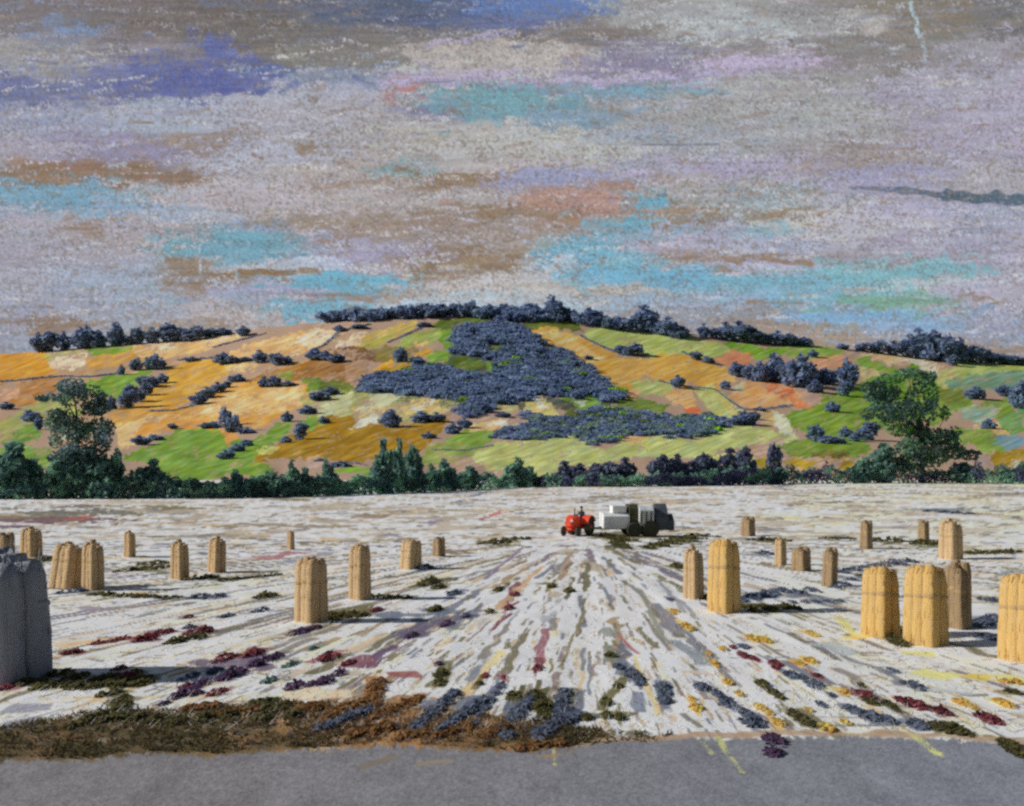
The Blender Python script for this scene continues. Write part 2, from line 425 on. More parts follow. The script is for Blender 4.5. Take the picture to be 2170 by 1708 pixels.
OCH, PEA, CRM, GRN, LGR, OLV, BRN, GLD, PAL, RED = (206, 152, 62), (220, 176, 116), (226, 200, 168), (112, 150, 50), (174, 184, 106), (92, 108, 34), (150, 106, 48), (152, 116, 20), (190, 190, 145), (208, 116, 74)
FIELDS = [
    (Lz([(0, 600), (300, 590), (900, 480), (1500, 470), (2170, 330), (2170, 600), (1500, 700), (800, 820), (0, 900)]), (176, 142, 100), .55),
    (Lz([(0, 480), (120, 455), (270, 450), (275, 480), (330, 560), (300, 590), (150, 605), (0, 630)]), (206, 146, 46), .95),
    (Lz([(310, 510), (400, 460), (540, 450), (520, 510), (450, 560), (330, 545)]), CRM, .8),
    (Lz([(270, 470), (330, 440), (560, 430), (560, 455), (400, 465), (300, 500)]), (165, 165, 95), .7),
    (Lz([(560, 440), (640, 410), (820, 405), (830, 445), (700, 465), (590, 475)]), (116, 150, 50), .95),
    (Lz([(540, 500), (700, 460), (830, 440), (900, 470), (870, 500), (700, 530), (550, 545)]), (202, 152, 70), .9),
    (Lz([(810, 400), (1000, 385), (1150, 375), (1480, 320), (1500, 345), (1400, 400), (1150, 460), (950, 490), (850, 450)]), PEA, .9),
    (Lz([(920, 400), (1080, 385), (1060, 440), (960, 440)]), CRM, .7), (Lz([(1250, 370), (1480, 325), (1470, 350), (1300, 400)]), CRM, .7),
    (Lz([(1450, 440), (1700, 360), (1900, 320), (2080, 310), (2090, 345), (1950, 420), (1800, 470), (1550, 480), (1420, 480)]), (216, 172, 112), .9),
    (Lz([(1830, 350), (1950, 330), (2100, 310), (2080, 350), (1930, 400), (1850, 400)]), CRM, .85),
    (Lz([(30, 690), (150, 640), (300, 610), (380, 600), (350, 690), (200, 760), (80, 790)]), (166, 116, 60), .9),
    (Lz([(10, 680), (110, 660), (100, 740), (30, 750)]), (196, 152, 122), .8),
    (Lz([(0, 880), (130, 820), (240, 760), (430, 720), (440, 800), (300, 850), (100, 930), (0, 920)]), (150, 160, 85), .85),
    (Lz([(530, 640), (700, 600), (930, 560), (920, 590), (860, 620), (840, 700), (760, 740), (640, 720), (540, 690)]), GRN, 1),
    (Lz([(360, 790), (520, 790), (520, 840), (380, 840)]), (140, 160, 75), .8),
    (Lz([(1030, 560), (1130, 530), (1400, 510), (1420, 560), (1330, 630), (1200, 720), (1060, 780), (900, 800), (820, 790), (930, 690), (1050, 620)]), (206, 156, 60), .97),
    (Lz([(1400, 520), (1600, 525), (1600, 560), (1450, 570)]), (218, 182, 122), .85),
    (Lz([(1560, 620), (1800, 530), (2000, 490), (2170, 520), (2170, 570), (1950, 600), (1850, 620), (1700, 600), (1580, 640)]), (156, 108, 46), .9),
    (Lz([(1150, 830), (1260, 740), (1420, 670), (1600, 650), (1880, 660), (1920, 720), (1880, 800), (1750, 830), (1650, 880), (1550, 920), (1450, 900), (1350, 880), (1200, 870)]), (214, 158, 76), .95),
    (Lz([(1320, 730), (1850, 670), (1890, 760), (1700, 810), (1500, 830), (1250, 840)]), (224, 184, 128), .75),
    (Lz([(700, 830), (880, 770), (1100, 790), (1200, 800), (1100, 860), (900, 870), (720, 900)]), (206, 154, 70), .9),
    (Lz([(690, 920), (850, 870), (1100, 850), (1080, 890), (950, 960), (800, 1040), (740, 1040), (760, 960)]), (224, 182, 122), .9),
    (Lz([(900, 900), (1100, 860), (1250, 890), (1400, 930), (1450, 980), (1400, 1010), (1050, 930), (850, 990)]), (206, 146, 70), .85),
    (Lz([(800, 1100), (950, 1030), (1100, 960), (1250, 930), (1380, 960), (1400, 1010), (1560, 990), (1640, 960), (1690, 900), (1790, 900), (1720, 990), (1620, 1060), (1600, 1120), (1680, 1160), (1600, 1200), (1400, 1190), (1280, 1225), (1050, 1235), (990, 1200), (950, 1120)]), GRN, .97),
    (Lz([(1380, 950), (1450, 940), (1470, 1000), (1400, 1010)]), (200, 142, 70), .9),
    (Lz([(80, 930), (220, 890), (240, 960), (150, 1020), (60, 1000)]), (102, 142, 50), .95),
    (Lz([(0, 950), (70, 930), (60, 1000), (0, 1010)]), (150, 150, 80), .9),
    (Lz([(0, 1040), (160, 1040), (320, 1060), (300, 1180), (0, 1180)]), (110, 145, 55), .9),
    (Lz([(350, 1040), (430, 1000), (520, 1015), (490, 1050)]), (206, 140, 72), .95), (Lz([(400, 975), (470, 960), (480, 990), (410, 1000)]), (198, 195, 165), .9),
    (Lz([(1690, 1050), (1880, 900), (2050, 880), (2170, 860), (2170, 1120), (1950, 1110), (1750, 1090), (1580, 1140), (1600, 1100)]), GLD, .98),
    (Lz([(1600, 1050), (1720, 1030), (1690, 1080), (1610, 1075)]), (196, 190, 102), .9),
    (Lz([(1960, 790), (2170, 740), (2170, 850), (2050, 850)]), (178, 186, 130), .85), (Lz([(1840, 890), (1950, 840), (2060, 860), (1990, 900), (1880, 960)]), (112, 150, 55), .95),
    (Lz([(1880, 620), (1980, 610), (1990, 690), (1910, 680)]), (104, 140, 50), .9), (Lz([(1740, 580), (1800, 570), (1800, 610), (1750, 610)]), (120, 150, 50), .9), (Lz([(2000, 620), (2100, 610), (2170, 660), (2170, 700), (2050, 670)]), OLV, .9),
    (Mz([(0, 270), (100, 240), (420, 250), (380, 290), (100, 290)]), (178, 148, 122), .8),
    (Mz([(0, 300), (90, 290), (190, 290), (170, 330), (90, 380), (0, 400)]), (224, 194, 156), .9), (Mz([(170, 370), (260, 320), (350, 300), (340, 330), (270, 380), (150, 400)]), (222, 196, 164), .9),
    (Mz([(130, 400), (250, 390), (370, 395), (380, 475), (250, 460), (150, 440)]), (112, 82, 52), .72),
    (Mz([(360, 310), (500, 270), (620, 250), (620, 290), (500, 340), (380, 390), (280, 390)]), (192, 168, 88), .92), (Mz([(360, 350), (500, 300), (480, 340), (380, 390), (300, 395)]), (160, 160, 80), .8),
    (Mz([(500, 390), (600, 320), (760, 290), (790, 330), (700, 380), (600, 380), (530, 400)]), (150, 165, 80), .95), (Mz([(610, 370), (700, 345), (700, 370), (640, 385)]), PEA, .9),
    (Mz([(380, 400), (620, 400), (600, 470), (520, 480), (400, 470)]), (128, 116, 58), .9),
    (Mz([(0, 480), (200, 500), (330, 520), (290, 600), (100, 590), (0, 580)]), (146, 102, 52), .85), (Mz([(200, 480), (330, 480), (340, 560), (240, 600)]), (160, 128, 100), .8),
    (Mz([(700, 265), (800, 240), (900, 220), (1090, 205), (1090, 250), (950, 280), (850, 290), (740, 275)]), OLV, 1), (Mz([(1220, 240), (1350, 245), (1450, 215), (1580, 260), (1600, 295), (1450, 285), (1350, 300), (1250, 290)]), (92, 106, 34), 1),
    (Mz([(770, 300), (850, 300), (880, 350), (830, 410), (780, 390)]), (108, 150, 50), 1), (Mz([(860, 290), (1100, 260), (1230, 270), (1500, 480), (1850, 680), (1800, 740), (900, 720), (300, 660), (400, 550), (880, 440)]), (74, 84, 74), .9),
    (Mz([(370, 540), (430, 490), (490, 475), (470, 510), (420, 535)]), (216, 156, 48), 1), (Mz([(480, 510), (610, 480), (620, 510), (520, 545), (400, 545)]), (166, 130, 20), 1), (Mz([(600, 435), (700, 390), (715, 435), (620, 460)]), (196, 146, 30), 1),
    (Mz([(690, 440), (800, 415), (830, 450), (750, 500), (690, 490)]), GRN, 1), (Mz([(780, 500), (900, 455), (1020, 480), (1020, 510), (900, 550), (800, 535)]), (88, 108, 34), 1), (Mz([(1000, 400), (1110, 385), (1145, 440), (1080, 465), (990, 445)]), (94, 114, 36), 1), (Mz([(1050, 485), (1115, 485), (1115, 540), (1055, 540)]), (98, 130, 40), 1), (Mz([(980, 300), (1020, 340), (1000, 370), (960, 350)]), (92, 108, 50), .9),
    (Mz([(0, 590), (100, 580), (200, 610), (290, 660), (200, 680), (80, 650)]), OLV, .95), (Mz([(0, 590), (60, 580), (50, 650), (0, 660)]), (110, 140, 45), .9),
    (Mz([(0, 680), (300, 660), (900, 720), (880, 800), (600, 830), (300, 800), (0, 800)]), (165, 165, 100), .7),
    (Mz([(40, 740), (150, 680), (250, 670), (240, 740), (150, 800), (60, 790)]), (182, 186, 142), .8), (Mz([(230, 750), (400, 730), (500, 750), (420, 780), (300, 790)]), (206, 176, 110), .8), (Mz([(330, 710), (450, 650), (500, 700), (450, 740), (330, 780), (280, 760)]), (192, 192, 152), .8),
    (Mz([(570, 730), (700, 680), (760, 710), (830, 790), (780, 780), (650, 770), (560, 790)]), (208, 182, 112), .92), (Mz([(580, 760), (740, 695), (700, 745), (600, 770)]), (202, 202, 180), .8),
    (Mz([(0, 880), (150, 810), (250, 860), (450, 840), (560, 850), (680, 810), (780, 830), (740, 900), (660, 980), (600, 1000), (300, 1050), (0, 1040)]), (154, 117, 20), .98), (Mz([(300, 960), (600, 900), (700, 900), (640, 990), (400, 1040)]), (162, 122, 10), .7),
    (Mz([(250, 865), (330, 800), (425, 785), (390, 840), (290, 875)]), (206, 206, 186), .9), (Mz([(0, 800), (80, 800), (90, 850), (0, 880)]), (115, 150, 60), .9),
    (Mz([(800, 780), (950, 690), (1000, 760), (900, 830), (830, 830)]), (172, 142, 124), .9), (Mz([(830, 920), (950, 870), (1090, 880), (1070, 940), (950, 980), (820, 970)]), (118, 152, 55), 1), (Mz([(930, 830), (1180, 780), (1300, 850), (1200, 880), (950, 870)]), (176, 146, 126), .9), (Mz([(950, 860), (1060, 820), (1180, 845), (1100, 870), (980, 885)]), (212, 176, 118), .95), (Mz([(1050, 830), (1160, 815), (1160, 850), (1080, 855)]), (205, 200, 180), .8),
    (Mz([(1080, 740), (1220, 730), (1200, 770), (1100, 775)]), (172, 165, 110), .9), (Mz([(1260, 780), (1290, 700), (1320, 670), (1410, 740), (1480, 810), (1380, 810), (1350, 780)]), (194, 184, 112), 1), (Mz([(1280, 770), (1330, 740), (1370, 770)]), PEA, .9), (Mz([(1295, 690), (1320, 665), (1400, 750), (1375, 760)]), (208, 206, 190), .95),
    (Mz([(1560, 710), (1650, 680), (1710, 720), (1690, 755), (1620, 780), (1560, 750)]), (124, 162, 70), 1), (Mz([(1550, 710), (1620, 710), (1600, 750)]), (190, 195, 165), .9), (Mz([(1480, 680), (1540, 680), (1540, 710), (1490, 710)]), (115, 150, 55), 1), (Mz([(1770, 720), (1850, 680), (2000, 700), (2110, 730), (2080, 780), (1900, 770)]), (100, 124, 44), .95), (Mz([(1500, 760), (1560, 760), (1560, 800), (1510, 800)]), (90, 105, 40), 1),
    (Mz([(660, 1080), (700, 990), (820, 950), (1000, 990), (950, 1060), (850, 1060)]), (140, 158, 72), .85), (Mz([(860, 1060), (1000, 1010), (1080, 1090), (1100, 1140), (1000, 1160), (900, 1110)]), (172, 144, 122), .9), (Mz([(1100, 970), (1390, 920), (1390, 950), (1200, 990), (1050, 1000)]), (170, 145, 115), .8),
    (Mz([(990, 1030), (1100, 970), (1380, 940), (1500, 910), (1600, 950), (1700, 1000), (1850, 950), (2170, 900), (2170, 1020), (1900, 1030), (1700, 1070), (1500, 1080), (1400, 1150), (1250, 1100), (1100, 1100)]), (178, 186, 112), .96), (Mz([(1830, 935), (1900, 905), (1970, 925), (1900, 955)]), (212, 168, 110), .95),
    (Mz([(130, 1130), (220, 1095), (330, 1110), (380, 1140)]), (120, 165, 50), 1), (Mz([(0, 1040), (80, 1040), (60, 1100), (0, 1110)]), (180, 150, 130), .9),
    (Mz([(1340, 330), (1420, 295), (1550, 330), (1650, 370), (1760, 430), (1830, 455), (1920, 470), (2100, 445), (2170, 450), (2170, 610), (2050, 590), (1950, 560), (1900, 600), (1930, 655), (1850, 655), (1750, 600), (1650, 520), (1550, 440), (1450, 390), (1350, 385)]), (212, 162, 74), .97), (Mz([(1340, 325), (1480, 305), (1600, 390), (1720, 450), (1620, 470), (1460, 380)]), (222, 184, 118), .75),
    (Mz([(1640, 295), (1780, 285), (1900, 300), (2170, 335), (2170, 440), (1990, 445), (1850, 425), (1720, 385), (1640, 340)]), (172, 186, 102), .98), (Mz([(1890, 590), (2050, 600), (2170, 620), (2080, 670), (1930, 660)]), (168, 176, 102), .95), (Mz([(2080, 670), (2170, 640), (2170, 720), (2110, 710)]), PEA, .9), (Mz([(1840, 655), (1930, 660), (1920, 695), (1850, 695)]), (205, 160, 110), .9),
    (Rz([(0, 340), (150, 345), (280, 370), (400, 400), (400, 450), (300, 470), (180, 440), (0, 440)]), (172, 186, 102), .98),
    (Rz([(390, 370), (520, 380), (680, 420), (660, 465), (560, 470), (440, 425)]), (112, 156, 44), 1), (Rz([(690, 410), (850, 385), (1000, 395), (1090, 430), (1000, 460), (800, 455)]), (136, 166, 70), .98), (Rz([(680, 410), (780, 400), (760, 440), (690, 440)]), (115, 158, 48), .9),
    (Rz([(340, 475), (450, 425), (570, 460), (545, 495), (400, 505)]), (206, 132, 92), .9), (Rz([(900, 470), (1130, 450), (1130, 510), (950, 520)]), (206, 152, 110), .9), (Rz([(1080, 390), (1180, 390), (1230, 440), (1120, 460)]), (178, 150, 128), .8),
    (Rz([(0, 460), (100, 450), (250, 480), (460, 560), (430, 600), (350, 645), (250, 625), (150, 595), (0, 560)]), (212, 162, 70), .97), (Rz([(380, 560), (480, 540), (450, 600), (370, 620)]), (218, 172, 110), .9),
    (Rz([(40, 675), (130, 640), (200, 660), (215, 730), (250, 810), (150, 760)]), (216, 166, 104), .95), (Rz([(150, 780), (220, 760), (310, 825), (250, 840)]), (216, 104, 64), .95),
    (Rz([(225, 660), (330, 645), (420, 720), (510, 790), (440, 835), (350, 845), (290, 760)]), (186, 190, 110), .97), (Rz([(350, 680), (400, 720), (470, 790), (440, 800)]), (212, 184, 100), .8),
    (Rz([(420, 690), (520, 620), (700, 600), (790, 620), (840, 700), (930, 775), (900, 785), (800, 745), (600, 775), (500, 745)]), (216, 162, 104), .95), (Rz([(630, 600), (760, 605), (830, 690), (920, 775), (830, 755), (740, 700), (650, 660)]), RED, .8), (Rz([(830, 640), (960, 675), (990, 730), (930, 775), (850, 700)]), (182, 150, 130), .9), (Rz([(420, 640), (520, 610), (480, 660)]), (180, 185, 150), .8),
    (Rz([(740, 800), (950, 760), (1000, 690), (1180, 665), (1330, 630), (1360, 760), (1320, 860), (1230, 950), (1000, 940), (900, 890), (830, 880)]), (112, 146, 42), .98), (Rz([(680, 795), (720, 785), (820, 915), (750, 915), (690, 860)]), (198, 204, 174), .95), (Rz([(590, 790), (680, 780), (690, 880), (610, 850)]), (200, 170, 120), .8),
    (Rz([(0, 940), (150, 965), (300, 925), (360, 865), (480, 870), (620, 900), (780, 925), (800, 960), (600, 995), (400, 1005), (250, 1055), (100, 1050), (0, 1040)]), (176, 186, 112), .96), (Rz([(320, 1060), (480, 1035), (590, 1070), (480, 1120), (360, 1125)]), (178, 188, 110), .95), (Rz([(540, 995), (700, 945), (790, 980), (700, 1030), (580, 1030)]), (182, 152, 132), .95),
    (Rz([(720, 985), (900, 945), (1150, 950), (1250, 1000), (1180, 1045), (900, 1050), (780, 1040)]), (108, 138, 42), .97), (Rz([(900, 1030), (1130, 1020), (1120, 1080), (950, 1080)]), (110, 100, 40), .8), (Rz([(600, 1060), (1200, 1060), (1200, 1150), (700, 1150)]), (178, 148, 124), .9),
    (Rz([(570, 1085), (680, 1045), (710, 1090), (610, 1115)]), (158, 138, 12), 1), (Rz([(750, 1080), (870, 1065), (960, 1125), (880, 1145)]), (164, 140, 30), 1), (Rz([(1085, 1075), (1155, 1075), (1155, 1125), (1085, 1135)]), (155, 132, 12), 1),
    (Rz([(1140, 475), (1230, 455), (1350, 510), (1460, 545), (1420, 570), (1300, 545), (1180, 505)]), (122, 156, 55), 1), (Rz([(1220, 445), (1350, 430), (1560, 470), (1670, 510), (1650, 565), (1550, 520), (1400, 505)]), (216, 182, 132), .95), (Rz([(1450, 485), (1560, 465), (1660, 530), (1640, 560)]), (212, 208, 182), .9), (Rz([(1190, 520), (1300, 540), (1330, 580), (1200, 590)]), (190, 180, 120), .85),
    (Rz([(1170, 640), (1250, 600), (1400, 580), (1500, 520), (1640, 620), (1640, 800), (1350, 820), (1250, 700)]), (106, 150, 42), .95), (Rz([(1640, 560), (1780, 510), (1740, 630), (1650, 650)]), (176, 176, 100), .9),
    (Rz([(1780, 500), (1850, 465), (2000, 490), (2170, 505), (2170, 560), (1980, 570), (1770, 570)]), (164, 178, 94), .95), (Rz([(1720, 600), (1900, 565), (2170, 545), (2170, 630), (1950, 650), (1740, 650)]), (112, 146, 116), .95), (Rz([(1620, 650), (1850, 680), (1860, 760), (2050, 690), (2110, 760), (2020, 810), (1800, 760), (1650, 860), (1610, 780)]), (116, 146, 50), .97), (Rz([(1640, 660), (1800, 650), (1840, 700), (1700, 740)]), (112, 122, 48), .8),
    (Rz([(1790, 760), (2000, 755), (1960, 840), (1830, 830)]), (136, 166, 142), .95), (Rz([(2020, 830), (2170, 760), (2170, 900), (2060, 910)]), (106, 152, 84), .97), (Rz([(1870, 870), (1990, 845), (2090, 910), (1960, 920)]), (212, 182, 112), .95), (Rz([(1950, 770), (2030, 760), (2000, 800)]), (175, 160, 150), .8),
    (Rz([(1770, 890), (1960, 900), (2070, 960), (2050, 1020), (1950, 1040), (1850, 975), (1730, 970)]), (116, 148, 50), .97), (Rz([(2030, 930), (2130, 925), (2170, 985), (2080, 1015), (2000, 970)]), (116, 150, 158), .95), (Rz([(1850, 1080), (1990, 1020), (1990, 1100), (1900, 1110)]), (172, 150, 138), .9), (Rz([(1980, 1040), (2170, 1015), (2170, 1070), (2060, 1140), (1990, 1150)]), (152, 122, 10), 1), (Rz([(2060, 1090), (2150, 1070), (2120, 1120)]), (185, 185, 170), .8),
]


def in_poly(px, py, poly):
    c = np.zeros(px.shape, bool)
    n = len(poly)
    for i in range(n):
        x0, y0 = poly[i]; x1, y1 = poly[(i + 1) % n]
        if y0 == y1: continue
        c ^= ((y0 > py) != (y1 > py)) & (px < (x1 - x0) * (py - y0) / (y1 - y0) + x0)
    return c


def build_hill():
    us = np.concatenate([np.arange(-2100, -440, 16.0), np.arange(-440, 2610, 2.0), np.arange(2610, 4300, 16.0)])
    N = 210
    t = np.linspace(0, 1, N)
    U = np.repeat(us[None], N, 0); T = np.repeat(t[:, None], len(us), 1)
    V = VB + (crest(U) - VB) * T
    r = np.random.default_rng(5)
    fine = r.random(U.shape)
    # grain runs slantwise up the slope, as the hatching of ploughed and mown land does
    A = U * 0.94 - V * 0.34; B = U * 0.34 + V * 0.94
    tooth = 0.36 * vn(A / 9, B / 3.2, 1) + 0.24 * vn(A / 4, B / 3, 2) + 0.3 * vn(U / 26, V / 12, 3) + 0.07 + 0.2 * (fine - 0.5)
    tooth = np.clip((tooth - 0.5) * 1.7 + 0.5, 0, 1)
    img = np.empty(U.shape + (3,)); img[:] = rgb(172, 144, 122)
    left = U < 0
    wx = (vn(U / 11, V / 9, 4) - 0.5) * 15 + (vn(U / 4, V / 4, 6) - 0.5) * 7; wy = (vn(U / 12, V / 9, 5) - 0.5) * 10 + (vn(U / 4, V / 4, 7) - 0.5) * 5
    # off to either side the patchwork carries on: mirror of the seen land
    Um = np.where(U < 0, -U, np.where(U > 2169, 2 * 2169 - U, U))
    PX = Um + wx; PY = V + wy - np.where(U < 0, crest(U) - crest(-U), 0) * T - np.where(U > 2169, crest(U) - crest(2 * 2169 - U), 0) * T
    for poly, c, cov in FIELDS:
        p = np.array(poly)
        p = p.mean(0) + (p - p.mean(0)) * np.array((1.09, 1.14)); poly = [tuple(q) for q in p]
        x0, y0 = p.min(0) - 2; x1, y1 = p.max(0) + 2
        box = (PX > x0) & (PX < x1) & (PY > y0) & (PY < y1)
        idx = np.nonzero(box)
        if not len(idx[0]): continue
        ins = in_poly(PX[idx], PY[idx], poly)
        idx = (idx[0][ins], idx[1][ins])
        col = rgb(*c)
        al = np.clip((tooth[idx] - (1 - cov) * 0.95 - .05) / 0.25, 0, 1) * 0.96
        jit = (vn(A[idx] / 24, B[idx] / 4, 6) - 0.5) * 0.16 + np.clip(vn(A[idx] / 30, B[idx] / 3, 2) - .72, 0, 1) * .5
        jit2 = (vn(A[idx] / 14, B[idx] / 4, 3) - 0.5)[:, None] * np.array((0.08, 0.02, -0.10))
        img[idx] += (np.clip(col + jit[:, None] + jit2, 0, 1) - img[idx]) * al[:, None]
    img = np.clip(img + ((fine - 0.5) * 0.05)[..., None], 0, 1)
    D = D0 + (D1 - D0) * T
    Z = H + (HV - V) * D / F + (vn(U / 40, V / 20, 2) - 0.5) * 0.5
    P = np.stack([(U - CU) / F * D, D, Z], -1)
    # far side of the hill
    back = []
    for k in range(1, 8):
        b = P[-1].copy()
        s = (D1 + 60 * k) / D1
        b[:, 0] *= s; b[:, 1] *= s; b[:, 2] = P[-1][:, 2] - 1.2 * k * k - 2 * k
        back.append(b)
    P = np.concatenate([P, np.array(back)]); img = np.concatenate([img, np.repeat(img[-1:], 7, 0)])
    o = mesh_np("hill", P.reshape(-1, 3), grid_quads(N + 7, len(us)), M_HILL, np.clip(lin(img) / K_HILL, 0, .9).reshape(-1, 3), smooth=True)
    tag(o, "long rounded hill patched with orange, green and straw coloured fields", kind='structure')


build_hill()

# ------------------------------------------------------------------ where the weeds stand, and dabs drawn as cast shade (reference columns, rows, widths)
DABS = {'maroon': [], 'purple': [], 'slate': [], 'olive': [], 'rust': [], 'orange': [], 'teal': []}
for c, pts in {
    'maroon': [(370, 905, 70), (500, 862, 50), (600, 842, 66), (735, 832, 90), (780, 820, 60), (840, 800, 70), (1020, 790, 90), (960, 730, 40), (1150, 932, 80), (1290, 905, 90), (1110, 1108, 66), (1680, 925, 90), (1790, 960, 60), (610, 990, 60), (640, 1030, 80), (230, 1010, 60), (20, 1090, 60), (960, 1080, 60), (330, 915, 40)],
    'purple': [(1200, 1000, 110), (1160, 1030, 70), (1340, 945, 100), (1420, 925, 60), (1030, 1062, 76), (950, 1105, 100), (1000, 1120, 60), (1510, 1072, 84), (1600, 1070, 50), (1660, 1050, 84), (840, 1172, 44), (1530, 800, 70), (1610, 782, 66), (1740, 1010, 60)],
    'slate': [(1100, 1002, 70), (1160, 722, 56), (1330, 692, 50), (970, 780, 50), (970, 1032, 60), (380, 590, 70), (440, 460, 60), (1100, 620, 60), (1020, 620, 60)],
    'olive': [(900, 842, 84), (1000, 822, 84), (1360, 612, 80), (1030, 522, 70), (720, 1040, 90), (560, 1060, 90), (600, 1180, 90), (740, 470, 90), (780, 450, 60), (210, 430, 70), (690, 1010, 60), (300, 1010, 90), (380, 1030, 80), (460, 1050, 90), (540, 1030, 90), (640, 1060, 90), (730, 1060, 80), (120, 1060, 70), (220, 1080, 80), (560, 1110, 80), (600, 1150, 80), (620, 1230, 90), (560, 1240, 90), (700, 1240, 80), (800, 1240, 90), (900, 1250, 90), (480, 1230, 90), (380, 1270, 90), (1050, 1230, 90), (1170, 1220, 90), (1300, 1170, 90), (1380, 1160, 100), (1440, 1180, 90), (1340, 1230, 100), (1500, 1220, 90)],  # olive dabs by the left stooks' feet stand in for their cast shade
    'teal': [(1490, 970, 56), (1380, 1052, 60), (1610, 890, 44)]}.items():
    DABS[c] += [(0.4125 * x, 1003 + 0.4125 * y, w * .4125) for x, y, w in pts]
for c, pts in {
    'maroon': [(430, 920, 56), (380, 885, 36), (490, 942, 46), (600, 965, 58), (600, 990, 40), (810, 1030, 50), (1055, 1122, 74), (1235, 1150, 50), (1300, 1165, 90), (1345, 1175, 60), (1445, 1202, 84), (1690, 1238, 96), (1720, 1260, 60)],
    'purple': [(590, 1350, 100), (580, 1415, 90), (630, 1425, 40)],
    'slate': [(440, 880, 50), (560, 400, 60), (680, 1020, 70), (730, 1035, 60), (800, 1070, 80), (1200, 1002, 44), (1310, 1072, 80), (1000, 1200, 80), (1080, 1225, 100), (1160, 1245, 90), (480, 1250, 120), (450, 1220, 70), (830, 1175, 50), (890, 1132, 40), (30, 1110, 60), (20, 1150, 60), (220, 1080, 80), (300, 1120, 60), (350, 1160, 90), (1330, 1270, 100), (720, 600, 60), (790, 590, 50), (480, 620, 70), (560, 605, 60), (430, 640, 60), (1720, 730, 70), (1720, 640, 60), (60, 640, 40)],
    'olive': [(95, 465, 60), (280, 620, 90), (310, 590, 60), (530, 1065, 70), (590, 1112, 60), (620, 1140, 50), (690, 1220, 70), (740, 1250, 80), (790, 1285, 50), (1090, 1162, 64), (1180, 1172, 60), (1220, 1205, 40), (1440, 1285, 90), (1520, 1290, 100), (1570, 1320, 60), (1790, 1370, 90), (1840, 1410, 100), (1890, 1420, 110), (1040, 1080, 40), (1240, 790, 80), (1220, 840, 80), (480, 690, 60), (560, 680, 70), (650, 670, 60), (560, 330, 60), (1160, 330, 70), (1390, 350, 60), (1820, 1110, 60)],  # olive beside the right stooks' feet stands in for cast shade
    'orange': [(280, 960, 50), (255, 915, 36), (300, 985, 30), (150, 780, 56), (70, 710, 32), (480, 835, 60), (540, 840, 70), (790, 815, 50), (720, 965, 50), (780, 950, 60), (950, 1110, 58), (1560, 1165, 70), (1600, 1190, 50), (1770, 1165, 76), (355, 1060, 60), (415, 1120, 50), (190, 1190, 76), (170, 1150, 40), (520, 1190, 60), (560, 1215, 50), (610, 1265, 64), (860, 1290, 74), (770, 1205, 42), (330, 890, 44), (960, 1270, 50), (1780, 1060, 50), (1840, 1060, 56)]}.items():
    DABS[c] += [(1395.4 + 0.4125 * x, 1003 + 0.4125 * y, w * .4125) for x, y, w in pts]
for c, pts in {
    'slate': [(640, 600, 70), (700, 720, 50), (490, 470, 70), (1590, 1040, 60), (1560, 1010, 60), (1180, 1140, 60), (900, 1330, 70)],
    'olive': [(850, 340, 70), (920, 325, 70), (510, 540, 90), (560, 570, 60), (820, 700, 50), (870, 585, 50), (1230, 590, 60), (1140, 570, 50), (570, 1010, 70), (560, 1060, 60), (770, 1070, 40), (1100, 1170, 90), (930, 1130, 60), (970, 1130, 60), (1320, 1240, 60), (1420, 1230, 60), (1490, 1240, 60), (1440, 920, 60), (1480, 1080, 50), (1420, 1160, 60), (540, 680, 70)],
    'maroon': [(950, 610, 50), (920, 680, 50), (1070, 990, 60), (800, 1030, 40), (900, 1040, 30), (240, 690, 50)], 'orange': [(1830, 770, 60), (1780, 700, 34), (1890, 1190, 50), (1560, 850, 24)],
    'purple': [(600, 760, 60), (420, 820, 60), (560, 970, 40)]}.items():
    DABS[c] += [(697.7 + 0.4125 * x, 1003 + 0.4125 * y, w * .4125) for x, y, w in pts]

def along(c, f, x0, y0, x1, y1, w, n):
    for t in np.linspace(0, 1, n):
        DABS[c].append((f[0] + .4125 * (x0 + (x1 - x0) * t), 1003 + .4125 * (y0 + (y1 - y0) * t), w * .4125))


_z2, _z1, _z3 = (697.7,), (0.0,), (1395.4,)
for a_ in [(630, 1120, 440, 1290, 84, 6), (780, 1150, 570, 1300, 84, 6), (880, 1080, 750, 1270, 50, 6), (1020, 1150, 940, 1240, 84, 4), (1205, 1110, 1165, 1230, 70, 4), (1245, 1215, 1080, 1315, 100, 4), (190, 1200, -40, 1290, 80, 6), (930, 1330, 870, 1300, 70, 2), (1480, 980, 1590, 1060, 60, 3), (1705, 1080, 1720, 1150, 76, 2)]:
    along('slate', _z2, *a_)
for a_ in [(240, 1060, 215, 1170, 84, 4), (440, 1150, 250, 1220, 76, 4), (60, 1190, 160, 1170, 76, 3), (700, 1280, 560, 1330, 84, 3), (300, 1290, 130, 1310, 90, 4), (1180, 1370, 980, 1390, 70, 4), (820, 1320, 900, 1290, 76, 3), (480, 1320, 380, 1330, 80, 3)]:
    along('rust', _z2, *a_)
for a_ in [(960, 1190, 1090, 1180, 76, 3), (1150, 1210, 1290, 1200, 80, 3), (1560, 1190, 1640, 1180, 84, 3), (1700, 1220, 1760, 1200, 80, 2)]:
    along('rust', _z1, *a_)
for a_ in [(1050, 1120, 1110, 1220, 84, 3), (1420, 310, 1520, 330, 60, 3), (1480, 345, 1500, 360, 66, 2), (1640, 370, 1900, 310, 56, 6), (200, 620, 400, 630, 40, 5), (0, 715, 170, 715, 56, 4)]:  # olive dabs under the machine and beside stooks stand in for cast shade
    along('olive', _z2, *a_)
